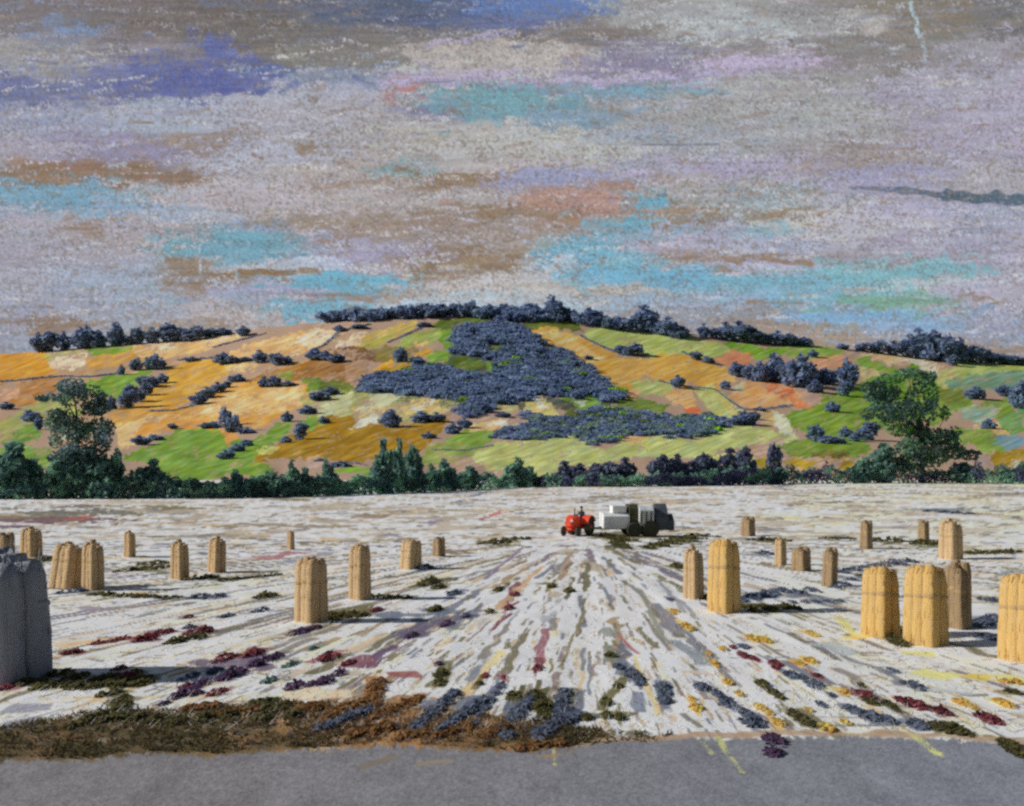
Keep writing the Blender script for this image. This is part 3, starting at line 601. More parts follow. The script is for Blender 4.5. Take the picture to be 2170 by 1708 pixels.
for a_ in [(420, 670, 700, 680, 50, 6), (1210, 830, 1230, 860, 70, 2), (1360, 340, 1420, 345, 50, 2), (870, 328, 960, 328, 30, 3), (1600, 400, 1800, 390, 50, 4)]:  # most of this olive is cast shade drawn as dabs by the right stooks
    along('olive', _z3, *a_)
for a_ in [(930, 495, 1270, 440, 50, 6), (900, 575, 1040, 520, 40, 4), (690, 655, 930, 650, 34, 5), (1600, 760, 1770, 730, 80, 4), (1700, 830, 1770, 830, 70, 2), (1400, 185, 1590, 200, 34, 4), (420, 640, 640, 590, 56, 5)]:  # slate dabs, most trailing right of stooks as their cast shadows
    along('slate', _z3, *a_)
for a_ in [(510, 610, 880, 630, 44, 8), (1140, 540, 1400, 515, 40, 5), (150, 1060, 470, 1080, 70, 6), (1640, 740, 1797, 710, 60, 3)]:  # olive trails right of the left stooks imitate their cast shadows
    along('olive', _z1, *a_)
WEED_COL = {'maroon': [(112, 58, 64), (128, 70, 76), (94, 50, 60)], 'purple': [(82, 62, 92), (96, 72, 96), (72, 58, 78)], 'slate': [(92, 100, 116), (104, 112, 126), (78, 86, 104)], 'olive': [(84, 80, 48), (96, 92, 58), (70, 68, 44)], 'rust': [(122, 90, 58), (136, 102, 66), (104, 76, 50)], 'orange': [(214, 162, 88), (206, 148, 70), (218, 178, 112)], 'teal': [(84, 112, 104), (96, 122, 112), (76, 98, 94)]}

# ------------------------------------------------------------------ the stubble field and the grey road edge
QX, QD = G(1238, 1136)


def build_ground():
    us = np.concatenate([np.arange(-2100, -420, 24.0), np.arange(-420, 2590, 2.0), np.arange(2590, 4300, 24.0)])
    vs = np.concatenate([np.arange(1016, 1760, 2.0), [1800, 1900, 2100, 2500, 3500]])
    U, V = np.meshgrid(us, vs)
    D = H * F / (V - HV); X = (U - CU) / F * D
    r = np.random.default_rng(11)
    fine = r.random(U.shape)
    th = np.arctan2(X - QX, QD - D + 1e-6); rr = np.hypot(X - QX, QD - D)
    fan = np.clip((QD * 0.97 - D) / 6, 0, 1)
    rows = vn(th * 46 + 3, rr * 0.16, 1) * 0.6 + vn(th * 120 + 9, rr * 0.3, 2) * 0.4
    lat = vn(X * 0.5, D * 1.1, 3) * 0.5 + vn(X * 1.3 + 7, D * 2.3, 4) * 0.5
    base = rows * fan + lat * (1 - fan)
    tooth = 0.50 * base + 0.28 * vn(X * 2.6, D * 1.2, 5) + 0.22 * vn(X * 7, D * 4, 6) + 0.22 * (fine - 0.5)
    tooth = np.clip((tooth - 0.5) * 1.75 + 0.5, 0, 1)
    img = np.empty(U.shape + (3,)); img[:] = rgb(164, 154, 138)
    img += ((vn(X * 0.4, D * 0.3, 7) - 0.5) * 0.12)[..., None]

    def lay(x0, d0, x1, d1, w, col, cov, soft=0.4, taper=True):
        L = math.hypot(x1 - x0, d1 - d0)
        if L < 1e-4: return
        cx, cd = (x0 + x1) / 2, (d0 + d1) / 2
        dx, dd = (x1 - x0) / L, (d1 - d0) / L
        dm = max(min(d0, d1) - w, 3.0); dM = max(d0, d1) + w
        j0, j1 = np.searchsorted(vs, (HV + H * F / dM - 1, HV + H * F / dm + 1))
        ux = [CU + (x + s * w) / q * F for x in (x0, x1) for s in (-1, 1) for q in (dm, dM)]
        i0, i1 = np.searchsorted(us, (min(ux), max(ux)))
        if i1 <= i0 or j1 <= j0: return
        sl = (slice(j0, j1), slice(i0, i1))
        px = X[sl] - cx; pd = D[sl] - cd
        a = px * dx + pd * dd; b = -px * dd + pd * dx
        b = b + (vn(X[sl] * 3, D[sl] * 1.5, 2) - 0.5) * w * 0.8
        pastel(img, tooth, sl, a, b, L, w, col, cov, soft)

    def chart(u0, v0, u1, v1, wpx, col, cov, soft=0.4):
        x0, d0 = G(u0, v0); x1, d1 = G(u1, v1)
        L = math.hypot(u1 - u0, v1 - v0) + 1e-6
        nu, nv = -(v1 - v0) / L, (u1 - u0) / L
        um, vm = (u0 + u1) / 2, (v0 + v1) / 2
        a = np.array(G(um - nu * wpx / 2, vm - nv * wpx / 2)); b = np.array(G(um + nu * wpx / 2, vm + nv * wpx / 2))
        Lw = math.hypot(x1 - x0, d1 - d0) + 1e-9
        w = abs((b - a) @ np.array((-(d1 - d0) / Lw, (x1 - x0) / Lw)))
        lay(x0, d0, x1, d1, max(w, 0.03), col, cov, soft)

    W1, W2, W3, W4, W5 = (208, 207, 196), (208, 202, 200), (208, 208, 180), (198, 202, 206), (214, 212, 206)
    DK = [(168, 150, 124), (104, 98, 76), (124, 110, 104), (106, 112, 122), (184, 162, 126)]
    # straw strewn across the far field
    for k in range(1500):
        u, v = r.uniform(-450, 2620), 1018 + 165 * r.random() ** 1.0
        pal = [W1, W1, W4, W2, W5] if u < 1650 else [W3, W3, W1, (210, 208, 166), W4]
        c = pal[r.integers(5)] if r.random() < 0.94 else DK[r.integers(5)]
        l = r.uniform(25, 110); s = r.normal(-0.03, 0.06)
        chart(u - l / 2, max(1017, v - s * l / 2), u + l / 2, max(1017, v + s * l / 2), r.uniform(4, 10), rgb(*c) + r.normal(0, .012), r.uniform(.8, 1.25))
    # swaths fanning out from where the tractor works
    for k in range(5200):
        u = r.uniform(-450, 2620); v = 1142 + 460 * r.random() ** 0.85
        x, d = G(u, v)
        ex, ed = QX - x, QD - d
        Lq = math.hypot(ex, ed)
        if Lq < 0.6: continue
        ex /= Lq; ed /= Lq
        if abs(u - 1238) > 520 and r.random() < 0.45:
            ex, ed = (1 if u < 1238 else -1), 0.12; ll = math.hypot(ex, ed); ex /= ll; ed /= ll
        q = r.random()
        if u > 1650: pal = [W3, W1, W3, W2, W5]
        elif u < 800: pal = [W1, W1, W2, W3, W4]
        else: pal = [W1, W2, W5, W1, W4]
        pd = 0.10 if v < 1420 else 0.16
        c = rgb(*pal[r.integers(5)]) if q > pd else rgb(*DK[r.integers(5)])
        L = min(r.uniform(0.06, 0.24) * d, Lq * 1.2); w = r.uniform(0.005, 0.016) * d
        lay(x - ex * L / 2, d - ed * L / 2, x + ex * L / 2, d + ed * L / 2, w * (1.0 if q > pd else 0.55), c + r.normal(0, .012), r.uniform(.85, 1.4))
    # paler and browner ground showing in broad bands
    for k in range(420):
        u = r.uniform(-300, 2480); v = r.uniform(1170, 1560)
        if not (420 < u < 1080 or r.random() < .35): continue
        x, d = G(u, v); ex, ed = QX - x, QD - d; Lq = math.hypot(ex, ed) + 1e-6
        L = r.uniform(.08, .2) * d; c = [(192, 168, 136), (182, 158, 128), (206, 200, 160), (176, 158, 136), (206, 180, 150)][r.integers(5)]
        lay(x - ex / Lq * L / 2, d - ed / Lq * L / 2, x + ex / Lq * L / 2, d + ed / Lq * L / 2, r.uniform(.006, .016) * d, rgb(*c), r.uniform(.45, .85))
    # long furrows left bare between the swaths
    for k in range(430):
        an = r.uniform(-1.42, 1.42); r0 = r.uniform(5, 36) if r.random() < .55 else r.uniform(20, 40)
        x, d = QX + math.sin(an) * r0, QD - math.cos(an) * r0
        if d < 11: continue
        L = r.uniform(.10, .30) * d * .8
        x2, d2 = QX + math.sin(an + r.normal(0, .004)) * (r0 + L), QD - math.cos(an) * (r0 + L)
        if d2 < 11: continue
        c = [(108, 110, 122), (116, 106, 118), (104, 98, 76), (124, 118, 112), (150, 128, 100), (96, 100, 112)][r.choice(6, p=[.24, .14, .22, .15, .11, .14])]
        lay(x, d, x2, d2, r.uniform(.08, .32), rgb(*c) * .92, r.uniform(1.1, 1.7), .6)
    # short dark gaps between the straw
    for k in range(4200):
        u = r.uniform(-450, 2620); v = 1030 + 560 * r.random() ** 1.1
        x, d = G(u, v); ex, ed = QX - x, QD - d; Lq = math.hypot(ex, ed)
        if v < 1170 or Lq < 1 or (abs(u - 1238) > 500 and r.random() < .5):
            l = r.uniform(8, 34); sl_ = r.normal(-.06, .1)
            chart(u, max(1020, v), u + l, max(1020, v + l * sl_), r.uniform(1.6, 4.2), rgb(*DK[r.choice(5, p=[.2, .3, .2, .25, .05])]), r.uniform(.7, 1.2))
        else:
            ex /= Lq; ed /= Lq; L = r.uniform(.012, .055) * d
            lay(x, d, x + ex * L, d + ed * L, r.uniform(.0014, .0055) * d, rgb(*DK[r.choice(5, p=[.15, .32, .18, .30, .05])]), r.uniform(.7, 1.2))
    # litter of the weeds and tint under the shade dabs, drawn out along the furrows
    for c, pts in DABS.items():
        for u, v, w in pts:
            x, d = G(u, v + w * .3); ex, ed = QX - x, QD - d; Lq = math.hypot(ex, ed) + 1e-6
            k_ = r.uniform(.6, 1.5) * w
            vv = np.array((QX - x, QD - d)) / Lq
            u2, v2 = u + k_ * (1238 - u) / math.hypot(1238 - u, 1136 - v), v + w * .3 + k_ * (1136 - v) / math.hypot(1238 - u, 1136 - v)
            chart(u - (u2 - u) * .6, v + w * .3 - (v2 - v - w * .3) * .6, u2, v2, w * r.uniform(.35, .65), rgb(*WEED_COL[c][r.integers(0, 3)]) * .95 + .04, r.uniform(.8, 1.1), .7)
    # marked strokes
    Z1 = lambda x, y: (0.4125 * x, 1003 + 0.4125 * y)
    Z2 = lambda x, y: (697.7 + 0.4125 * x, 1003 + 0.4125 * y)
    Z3 = lambda x, y: (1395.4 + 0.4125 * x, 1003 + 0.4125 * y)
    MAR, PUR, SLA, OLI, BRO, ORA, PCH = (108, 62, 68), (84, 66, 92), (92, 98, 112), (88, 84, 52), (142, 100, 58), (220, 166, 84), (206, 172, 126)
    ST = [
        (Z2, 965, 555, 895, 700, 40, MAR), (Z2, 935, 715, 825, 805, 16, MAR), (Z2, 1115, 790, 1060, 1015, 46, (132, 88, 94)), (Z2, 1060, 940, 1070, 1020, 50, MAR),
        (Z2, 900, 900, 560, 1300, 60, PCH), (Z2, 1100, 470, 860, 700, 30, (170, 142, 110)), (Z2, 1000, 370, 790, 550, 16, (116, 104, 122)), (Z2, 1090, 560, 1140, 580, 30, OLI),
        (Z2, 250, 740, 690, 710, 46, (88, 96, 110)), (Z2, 690, 720, 370, 850, 60, (86, 80, 98)), (Z2, 340, 880, 170, 1000, 40, PUR), (Z2, 200, 930, 70, 1000, 70, (112, 74, 84)),
        (Z2, 640, 1110, 430, 1310, 90, SLA), (Z2, 790, 1140, 560, 1320, 90, SLA), (Z2, 890, 1070, 740, 1280, 44, (84, 88, 108)), (Z2, 1030, 1140, 930, 1250, 90, (84, 90, 104)),
        (Z2, 1210, 1100, 1160, 1240, 70, (82, 88, 106)), (Z2, 1250, 1210, 1070, 1330, 110, SLA), (Z2, 920, 1130, 1000, 1130, 50, OLI), (Z2, 590, 960, 545, 1100, 70, OLI),
        (Z2, 785, 1030, 750, 1110, 40, OLI), (Z2, 880, 1030, 910, 1070, 30, (124, 66, 72)), (Z2, 1500, 1040, 1400, 1220, 60, OLI), (Z2, 1380, 1230, 1530, 1255, 50, OLI), (Z2, 1290, 1230, 1360, 1260, 60, (92, 96, 84)),
        (Z2, 1060, 1110, 1120, 1230, 90, (90, 88, 58)), (Z2, 250, 1040, 220, 1180, 90, BRO), (Z2, 470, 1030, 300, 1040, 36, (128, 78, 78)), (Z2, 460, 1140, 230, 1230, 80, (132, 96, 62)),
        (Z2, 1240, 400, 1180, 550, 22, (150, 126, 108)), (Z2, 1310, 700, 1180, 1010, 16, (120, 112, 84)), (Z2, 1480, 830, 1590, 930, 18, (150, 90, 92)), (Z2, 1560, 930, 1700, 1260, 30, PCH),
        (Z2, 1700, 690, 1790, 830, 46, (120, 116, 120)), (Z2, 1420, 880, 1460, 970, 60, (110, 112, 100)), (Z2, 1500, 980, 1600, 1070, 70, SLA), (Z2, 1700, 1060, 1725, 1170, 80, (90, 102, 110)), (Z2, 1585, 1120, 1600, 1230, 60, (110, 116, 130)),
        (Z2, 1680, 540, 1900, 760, 20, (126, 128, 132)), (Z2, 1590, 590, 1740, 880, 26, (122, 122, 110)), (Z2, 1760, 860, 1900, 930, 60, (118, 124, 128)), (Z2, 1410, 790, 1440, 840, 40, (120, 124, 118)), (Z2, 1190, 640, 1110, 770, 36, (140, 146, 152)),
        (Z2, 1090, 730, 1250, 640, 20, (206, 190, 190)), (Z2, 280, 320, 360, 310, 14, (120, 112, 134)), (Z2, 480, 260, 590, 235, 18, (128, 116, 138)), (Z2, 130, 220, 310, 220, 26, (130, 112, 92)), (Z2, 560, 390, 680, 415, 28, (116, 98, 76)), (Z2, 820, 220, 880, 190, 14, (180, 110, 96)), (Z2, 760, 240, 900, 200, 8, (150, 96, 90)),
        (Z2, 1380, 300, 1700, 335, 40, (104, 98, 74)), (Z2, 0, 700, 200, 720, 60, (96, 90, 62)),  # cast shade of the machine and left-centre stook painted on the ground
        (Z1, 0, 250, 480, 225, 46, (96, 72, 76)), (Z1, 360, 240, 470, 215, 22, (160, 84, 66)), (Z1, 120, 210, 690, 195, 34, (96, 94, 84)), (Z1, 0, 220, 150, 230, 40, (116, 106, 84)), (Z1, 0, 280, 110, 265, 30, (92, 72, 92)), (Z1, 740, 165, 960, 185, 22, (104, 98, 72)), (Z1, 300, 170, 500, 170, 18, (104, 92, 92)), (Z1, 1180, 260, 1800, 275, 18, (130, 118, 98)),
        (Z1, 1310, 440, 1560, 400, 22, (150, 104, 106)), (Z1, 1450, 460, 1720, 400, 16, (124, 128, 142)), (Z1, 900, 250, 1000, 255, 40, (150, 128, 108)), (Z1, 420, 700, 540, 690, 24, (130, 122, 128)), (Z1, 660, 745, 880, 690, 14, (120, 122, 132)), (Z1, 870, 680, 1000, 660, 14, (104, 96, 86)),
        (Z1, 40, 1195, 280, 1190, 46, (128, 128, 140)), (Z1, 0, 1300, 230, 1290, 60, (112, 112, 124)), (Z1, 270, 890, 560, 850, 24, (190, 160, 122)), (Z1, 560, 850, 700, 840, 16, (180, 140, 110)),
        (Z1, 1040, 1000, 1440, 940, 70, (94, 82, 100)), (Z1, 1440, 1130, 1800, 1120, 50, (196, 176, 150)),
        (Z3, 910, 740, 1010, 830, 40, (208, 178, 112)), (Z3, 990, 830, 1080, 845, 46, (206, 170, 92)), (Z3, 1310, 1010, 1540, 1050, 34, (208, 184, 116)), (Z3, 1240, 920, 1420, 930, 26, (214, 184, 110)), (Z3, 1560, 1045, 1700, 1060, 40, (214, 170, 84)), (Z3, 1760, 1060, 1875, 1050, 50, (210, 182, 112)), (Z3, 1860, 0, 1875, 60, 20, (190, 190, 180)),
        (Z3, 870, 330, 970, 325, 22, (96, 92, 68)), (Z3, 1390, 180, 1600, 195, 34, (110, 116, 122)), (Z3, 1540, 1130, 1700, 1140, 12, (110, 108, 100)), (Z3, 780, 870, 1030, 930, 50, (150, 156, 158)), (Z3, 1400, 1110, 1600, 1125, 16, (160, 164, 166)), (Z3, 1780, 500, 1875, 505, 40, (128, 134, 132)),
        (Z3, 680, 620, 930, 655, 22, (92, 98, 108)), (Z3, 60, 620, 130, 720, 20, (130, 132, 138)), (Z3, 0, 700, 80, 820, 50, (124, 120, 124)), (Z3, 80, 850, 250, 990, 60, (124, 130, 134)),
        (Z3, 130, 1230, 200, 1310, 30, (104, 106, 104)), (Z3, 160, 1010, 260, 1040, 40, (176, 160, 146)), (Z3, 720, 1290, 1400, 1300, 8, (110, 104, 92)),
    ]
    for f, x0, y0, x1, y1, w, c in ST:
        a = f(x0, y0); b = f(x1, y1)
        chart(a[0], a[1], b[0], b[1], w * 0.4125 * 1.15, rgb(*c), 1.8, 0.5)
    # the bare lip of earth along the road, brown in the middle, olive to the left
    edge = np.interp(us, [-420, 0, 60, 180, 300, 460, 560, 700, 840, 950, 1080, 1230, 1300, 1400, 1560, 1700, 1900, 2060, 2169, 2590],
                     [1622, 1612, 1606, 1612, 1592, 1602, 1588, 1584, 1578, 1586, 1590, 1582, 1562, 1558, 1562, 1558, 1560, 1566, 1572, 1580])
    top = np.interp(us, [-420, 0, 100, 200, 300, 420, 600, 800, 950, 1100, 1250, 1350, 2590], [1538, 1538, 1520, 1500, 1500, 1496, 1478, 1482, 1496, 1512, 1532, 1546, 1556])
    wob = (vn(U / 12, V / 9, 1) - .5) * 20 + (vn(U / 4, V / 4, 2) - .5) * 9
    soil = np.clip((V - top[None] + wob) / 18, 0, 1) * np.where(U > 1290, 0.5 * np.clip((1400 - U) / 100, 0, 1), 1.0)
    br = np.clip(1 - np.abs(U - 830) / 480, 0, 1) + (vn(U / 40, V / 14, 3) - .5) * .9
    sc = rgb(78, 68, 48) + (rgb(140, 106, 70) - rgb(78, 68, 48)) * np.clip(br, 0, 1)[..., None]
    al = soil * np.clip((tooth + 0.28) / 0.5, 0, 1)
    img += (sc + ((fine - .5) * .06)[..., None] - img) * al[..., None]
    road = np.clip((V - edge[None] + wob * 0.6) / 5 + (fine - .5) * .8, 0, 1)
    rg = rgb(108, 105, 106) + np.clip((U - 300) / 1800, 0, 1)[..., None] * (rgb(110, 113, 120) - rgb(108, 105, 106))
    rn = (vn(X * 22, D * 12, 4) - .5) * .06 + (vn(X * 60, D * 40, 6) - .5) * .07 + (fine - .5) * .05 + (vn(X * 3, D * 1.5, 2) - .5) * .05
    rg = rg + rn[..., None]
    img_edge = [(1180, 1578, 1420, 1562), (1380, 1562, 1600, 1560), (1560, 1556, 1760, 1556), (1700, 1552, 1900, 1556), (1850, 1558, 2080, 1562), (2040, 1562, 2200, 1572)]
    # dusty scuffs that stray over the road edge
    scf = [(1170, 1580, 1175, 1625, 10, (176, 172, 108)), (1230, 1590, 1130, 1605, 14, (140, 116, 84)), (1510, 1560, 1560, 1620, 22, (178, 180, 110)), (1545, 1590, 1570, 1640, 16, (172, 172, 110)), (1480, 1570, 1505, 1600, 14, (170, 168, 116)),
           (1770, 1565, 1840, 1580, 10, (182, 184, 124)), (1930, 1555, 2000, 1600, 18, (186, 188, 116)), (1960, 1570, 2005, 1605, 14, (184, 188, 110)), (1900, 1545, 1950, 1560, 12, (184, 184, 126)), (880, 1620, 960, 1610, 10, (128, 116, 98)), (760, 1630, 840, 1600, 16, (112, 102, 88))]
    img += (rg - img) * road[..., None]
    for u0, v0, u1, v1 in img_edge:
        chart(u0, v0, u1, v1, 15, rgb(150, 128, 106), 1.1, .7)
    for u0, v0, u1, v1, w, c in scf:
        chart(u0, v0, u1, v1, w, rgb(*c), 0.62, 0.6)
    img = np.clip(img + ((fine - 0.5) * 0.04)[..., None], 0, 1)
    amp = np.clip(0.0011 * D, 0.01, 0.06) * (1 - road) + 0.002
    Z = (vn(X * 2.6, D * 1.2, 5) - 0.5) * 0.8 * amp + (rows - .5) * 0.025 * fan * (1 - road)
    P = np.stack([X, D, Z], -1)
    o = mesh_np("stubble_field", P.reshape(-1, 3), grid_quads(*U.shape)[:, ::-1], M_GROUND, np.clip(lin(img) / K_GROUND, 0, .88).reshape(-1, 3), smooth=True)
    tag(o, "pale stubble field with swaths fanning out, grey road edge in front", kind='structure')
    m, nt, b = new_mat("outlying_ground")
    f = ramp_noise(nt, 0.05, .35, .65)
    nt.links.new(mix_col(nt, f, (.35, .3, .2), (.2, .22, .08)), b.inputs["Base Color"])
    p = mesh_np("ground", [(-4000, -1500, -1.5), (4000, -1500, -1.5), (4000, 5000, -1.5), (-4000, 5000, -1.5)], [(0, 1, 2, 3)], m)
    tag(p, "open land lying under and around the field", kind='structure')


build_ground()


# ------------------------------------------------------------------ foliage
def leaves(P, N, size, r, spread=0.7):
    """kite-shaped leaf clumps at P facing roughly N"""
    n = len(P)
    d = N + r.normal(0, spread, (n, 3)); d /= np.linalg.norm(d, axis=1)[:, None] + 1e-9
    a = np.cross(d, r.normal(0, 1, (n, 3))); a /= np.linalg.norm(a, axis=1)[:, None] + 1e-9
    b = np.cross(d, a)
    s = (size * r.uniform(0.6, 1.35, n))[:, None]
    v = np.stack([P - a * s, P + b * s * 0.62 + d * s * .12, P + a * s, P - b * s * 0.62 + d * s * .12], 1).reshape(-1, 3)
    q = np.arange(n * 4).reshape(n, 4)
    return v, q


def lobe_points(lobes, n, r, shell=0.75):
    L = np.array(lobes, float)
    w = (L[:, 3] * L[:, 5] + L[:, 3] * L[:, 4] + L[:, 4] * L[:, 5]); w /= w.sum()
    k = r.choice(len(L), n, p=w)
    d = r.normal(0, 1, (n, 3)); d /= np.linalg.norm(d, axis=1)[:, None]
    rad = np.where(r.random(n) < shell, r.uniform(0.8, 1.08, n), r.uniform(0.2, 0.85, n))
    P = L[k, :3] + d * L[k, 3:6] * rad[:, None]
    N = d / L[k, 3:6]; N /= np.linalg.norm(N, axis=1)[:, None]
    return P, N, k


def crown_mesh(name, lobes, n, size, cols, r, parent=None, zmin=None):
    P, N, k = lobe_points(lobes, n, r)
    if zmin is not None:
        keep = P[:, 2] > zmin; P, N, k = P[keep], N[keep], k[keep]
    v, q = leaves(P, N, size, r, 1.3)
    lc = np.array(cols)[np.random.default_rng(len(P)).integers(0, len(cols), len(lobes))]
    c = lc[k] * (1 + r.normal(0, .10, (len(P), 1))) + r.normal(0, .004, (len(P), 3))
    mixk = r.random(len(P)) < 0.35
    c[mixk] = np.array(cols)[r.integers(0, len(cols), mixk.sum())]
    return mesh_np(name, v, q, M_LEAF, np.clip(np.repeat(c, 4, 0), .004, .8), parent)


def tube_mesh(name, paths, mat, parent=None, sides=7):
    vs, qs = [], []
    for pts in paths:
        pts = [(Vector(p), rad) for p, rad in pts]
        base = len(vs)
        for i, (p, rad) in enumerate(pts):
            t = (pts[min(i + 1, len(pts) - 1)][0] - pts[max(i - 1, 0)][0]).normalized()
            a = t.orthogonal().normalized(); b = t.cross(a)
            if i and a.dot(pa) < 0: pass
            pa = a
            for s in range(sides):
                w = 2 * math.pi * s / sides
                vs.append(p + (a * math.cos(w) + b * math.sin(w)) * rad)
        for i in range(len(pts) - 1):
            for s in range(sides):
                s2 = (s + 1) % sides
                qs.append((base + i * sides + s, base + i * sides + s2, base + (i + 1) * sides + s2, base + (i + 1) * sides + s))
    return mesh_np(name, np.array([tuple(v) for v in vs]), np.array(qs), mat, None, parent, True)


SLATE = [alb(76, 88, 108, K_LEAF), alb(70, 80, 102, K_LEAF), alb(84, 96, 114, K_LEAF), alb(66, 78, 92, K_LEAF)]
SLATEG = [alb(74, 88, 94, K_LEAF), alb(70, 84, 100, K_LEAF), alb(84, 100, 92, K_LEAF)]
PURPLE = [alb(62, 66, 84, K_LEAF), alb(52, 56, 70, K_LEAF), alb(74, 80, 92, K_LEAF)]
DARK = [alb(44, 60, 54, K_LEAF * .44), alb(38, 52, 50, K_LEAF * .44), alb(54, 72, 60, K_LEAF * .44), alb(36, 46, 42, K_LEAF * .44)]


def proto_tree(name, seed, cols, spire=False, n=230):
    r = np.random.default_rng(seed)
    root = empty(name)
    lobes = []
    if spire:
        for z in (.25, .42, .58, .72, .86):
            w = 0.46 * (1.05 - z)
            lobes.append((r.normal(0, .04), r.normal(0, .04), z, w + .06, w + .06, .15))
    else:
        lobes.append((0, 0, .40, .34, .34, .38))
        for k in range(7):
            a = r.uniform(0, 6.28); q = r.uniform(.15, .28)
            lobes.append((q * math.cos(a), q * math.sin(a), r.uniform(.14, .74), r.uniform(.15, .25), r.uniform(.14, .24), r.uniform(.12, .2)))
        lobes.append((r.uniform(-.12, .12), 0, .86, .14, .14, .14))
    crown_mesh("crown", lobes, n, 0.115, cols, r, root, zmin=-.01)
    tube_mesh("trunk", [[((0, 0, -.06), .035), ((.01, 0, .2), .026), ((0, .01, .5), .014), ((.01, 0, .8), .005)],
                        [((.01, 0, .25), .014), ((.12, .05, .45), .008), ((.2, .08, .6), .003)], [((0, 0, .32), .012), ((-.13, -.04, .52), .007), ((-.2, -.06, .68), .003)]], M_BARK, root, 6)
    return root


ORD = ['first', 'second', 'third', 'fourth', 'fifth', 'sixth', 'seventh', 'eighth', 'ninth', 'tenth', 'eleventh', 'twelfth', 'thirteenth', 'fourteenth', 'fifteenth', 'sixteenth', 'seventeenth', 'eighteenth', 'nineteenth', 'twentieth', 'twenty-first', 'twenty-second', 'twenty-third', 'twenty-fourth', 'twenty-fifth']
PROTO = {'slate': [], 'purple': [], 'dark': []}
_pending = []


def proto(kind, k):
    P = PROTO[kind]
    if not P:
        cols = {'slate': SLATE, 'purple': PURPLE, 'dark': DARK}[kind]
        for s in range(4):
            P.append([proto_tree("tree" if kind != 'dark' else "bush", 40 + s + 10 * len(kind), cols, False, 420 if kind != 'dark' else 520), False])
    e = P[k % len(P)]
    if not e[1]:
        e[1] = True
        return e[0]
    return copy_tree(e[0])


def plant_trees(items, Z, kind, what, where, group, cat='tree', flat=False):
    """items: column, base row, top row, width in one zoom's units"""
    s = {Lz: .3416, Mz: .3617, Rz: .3565}[Z]
    items = sorted(items)
    for i, it in enumerate(items):
        x, yb, yt = it[:3]
        w = it[3] if len(it) > 3 else (yb - yt) * 0.95
        (u, v), = Z([(x, yb)])
        hpx = (yb - yt) * s * 1.08 + 2; wpx = w * s * 1.32 + 3
        if flat:
            X, d = flat(u); z = 0.0
            v0 = HV + H * F / d
            hpx = v0 - Z([(x, yt)])[0][1]
        else:
            X, d, z = (float(q) for q in hill_point(u, max(v, float(crest(u)) + 1)))
            z -= 0.4
        o = proto(kind, int(rng.integers(0, 4)))
        o.location = (X, d, z)
        o.rotation_euler = (0, 0, rng.uniform(0, 6.28))
        k = d / F
        ww = wpx * k / 0.92
        o.scale = (ww, ww, hpx * k)
        tag(o, f"{ORD[i]} {what} from the left {where}", cat, group)


T_CL = [(250, 435, 330, 90), (300, 440, 318, 90), (390, 420, 318, 80), (500, 405, 288, 100), (545, 400, 275, 90), (610, 400, 308, 90), (720, 388, 255, 85), (790, 385, 340, 70), (850, 378, 284, 75), (945, 374, 288, 85), (1055, 378, 272, 110), (1110, 375, 295, 80), (1180, 380, 312, 80), (1238, 372, 288, 80), (1305, 352, 300, 70), (1385, 328, 288, 90), (1510, 348, 292, 70)]
T_ML1 = [(750, 590, 530, 36), (845, 562, 488, 62), (950, 558, 470, 90), (1000, 542, 488, 50), (1190, 505, 480, 90), (1385, 520, 455, 90), (1440, 516, 474, 80), (1530, 505, 480, 70), (1610, 515, 443, 75), (1720, 528, 458, 90), (1785, 515, 475, 50), (1955, 495, 430, 105), (2080, 512, 468, 90)]
T_ML2 = [(690, 805, 720, 44), (770, 795, 700, 70), (805, 790, 652, 80), (855, 755, 675, 80), (905, 715, 640, 70), (895, 650, 600, 80), (945, 665, 600, 100), (1005, 640, 588, 60), (1225, 772, 705, 90), (1285, 735, 670, 90), (1350, 702, 640, 80), (1400, 672, 630, 50), (1465, 632, 590, 90), (1640, 662, 603, 62), (1700, 662, 598, 74), (1785, 658, 630, 90), (1985, 745, 690, 120), (2050, 708, 665, 90)]
T_ML3 = [(40, 802, 760, 74), (190, 876, 812, 100), (240, 930, 850, 40), (880, 1020, 968, 100), (960, 992, 960, 90), (1075, 925, 890, 56), (1310, 918, 880, 110), (1395, 905, 796, 70), (1450, 945, 845, 90), (1530, 955, 915, 90), (1400, 1108, 1055, 90), (1465, 1065, 1015, 90), (1530, 1030, 990, 66), (1775, 880, 820, 60), (1905, 832, 780, 100), (1770, 1012, 970, 60), (1860, 990, 885, 80), (2010, 890, 850, 60), (2110, 1165, 1120, 110), (1990, 1130, 1105, 70)]
T_CM = [(270, 232, 172, 90), (540, 225, 160, 100), (665, 205, 130, 110), (790, 200, 135, 90), (950, 195, 108, 80), (1290, 205, 135, 110), (1430, 205, 84, 100), (1660, 255, 175, 120), (1965, 290, 158, 130)]
T_MM = [(1820, 425, 385, 60), (1870, 440, 395, 60), (1920, 440, 375, 70), (1640, 465, 445, 44), (680, 275, 250, 70), (480, 860, 765, 110), (660, 835, 772, 110), (750, 835, 780, 90), (910, 870, 808, 70), (840, 900, 845, 80), (1140, 805, 775, 80), (2155, 620, 570, 60), (180, 300, 270, 60), (300, 285, 262, 80), (540, 480, 400, 70), (640, 520, 450, 80), (100, 470, 420, 80), (160, 480, 440, 80), (700, 930, 890, 70), (1010, 780, 720, 110)]
T_CR1 = [(50, 330, 232, 130), (130, 335, 280, 80), (265, 345, 268, 60), (335, 345, 290, 70), (400, 358, 262, 90), (480, 368, 258, 130), (560, 378, 288, 110), (625, 380, 325, 80), (700, 388, 312, 100), (780, 390, 325, 90), (860, 392, 345, 90), (1090, 395, 370, 70)]
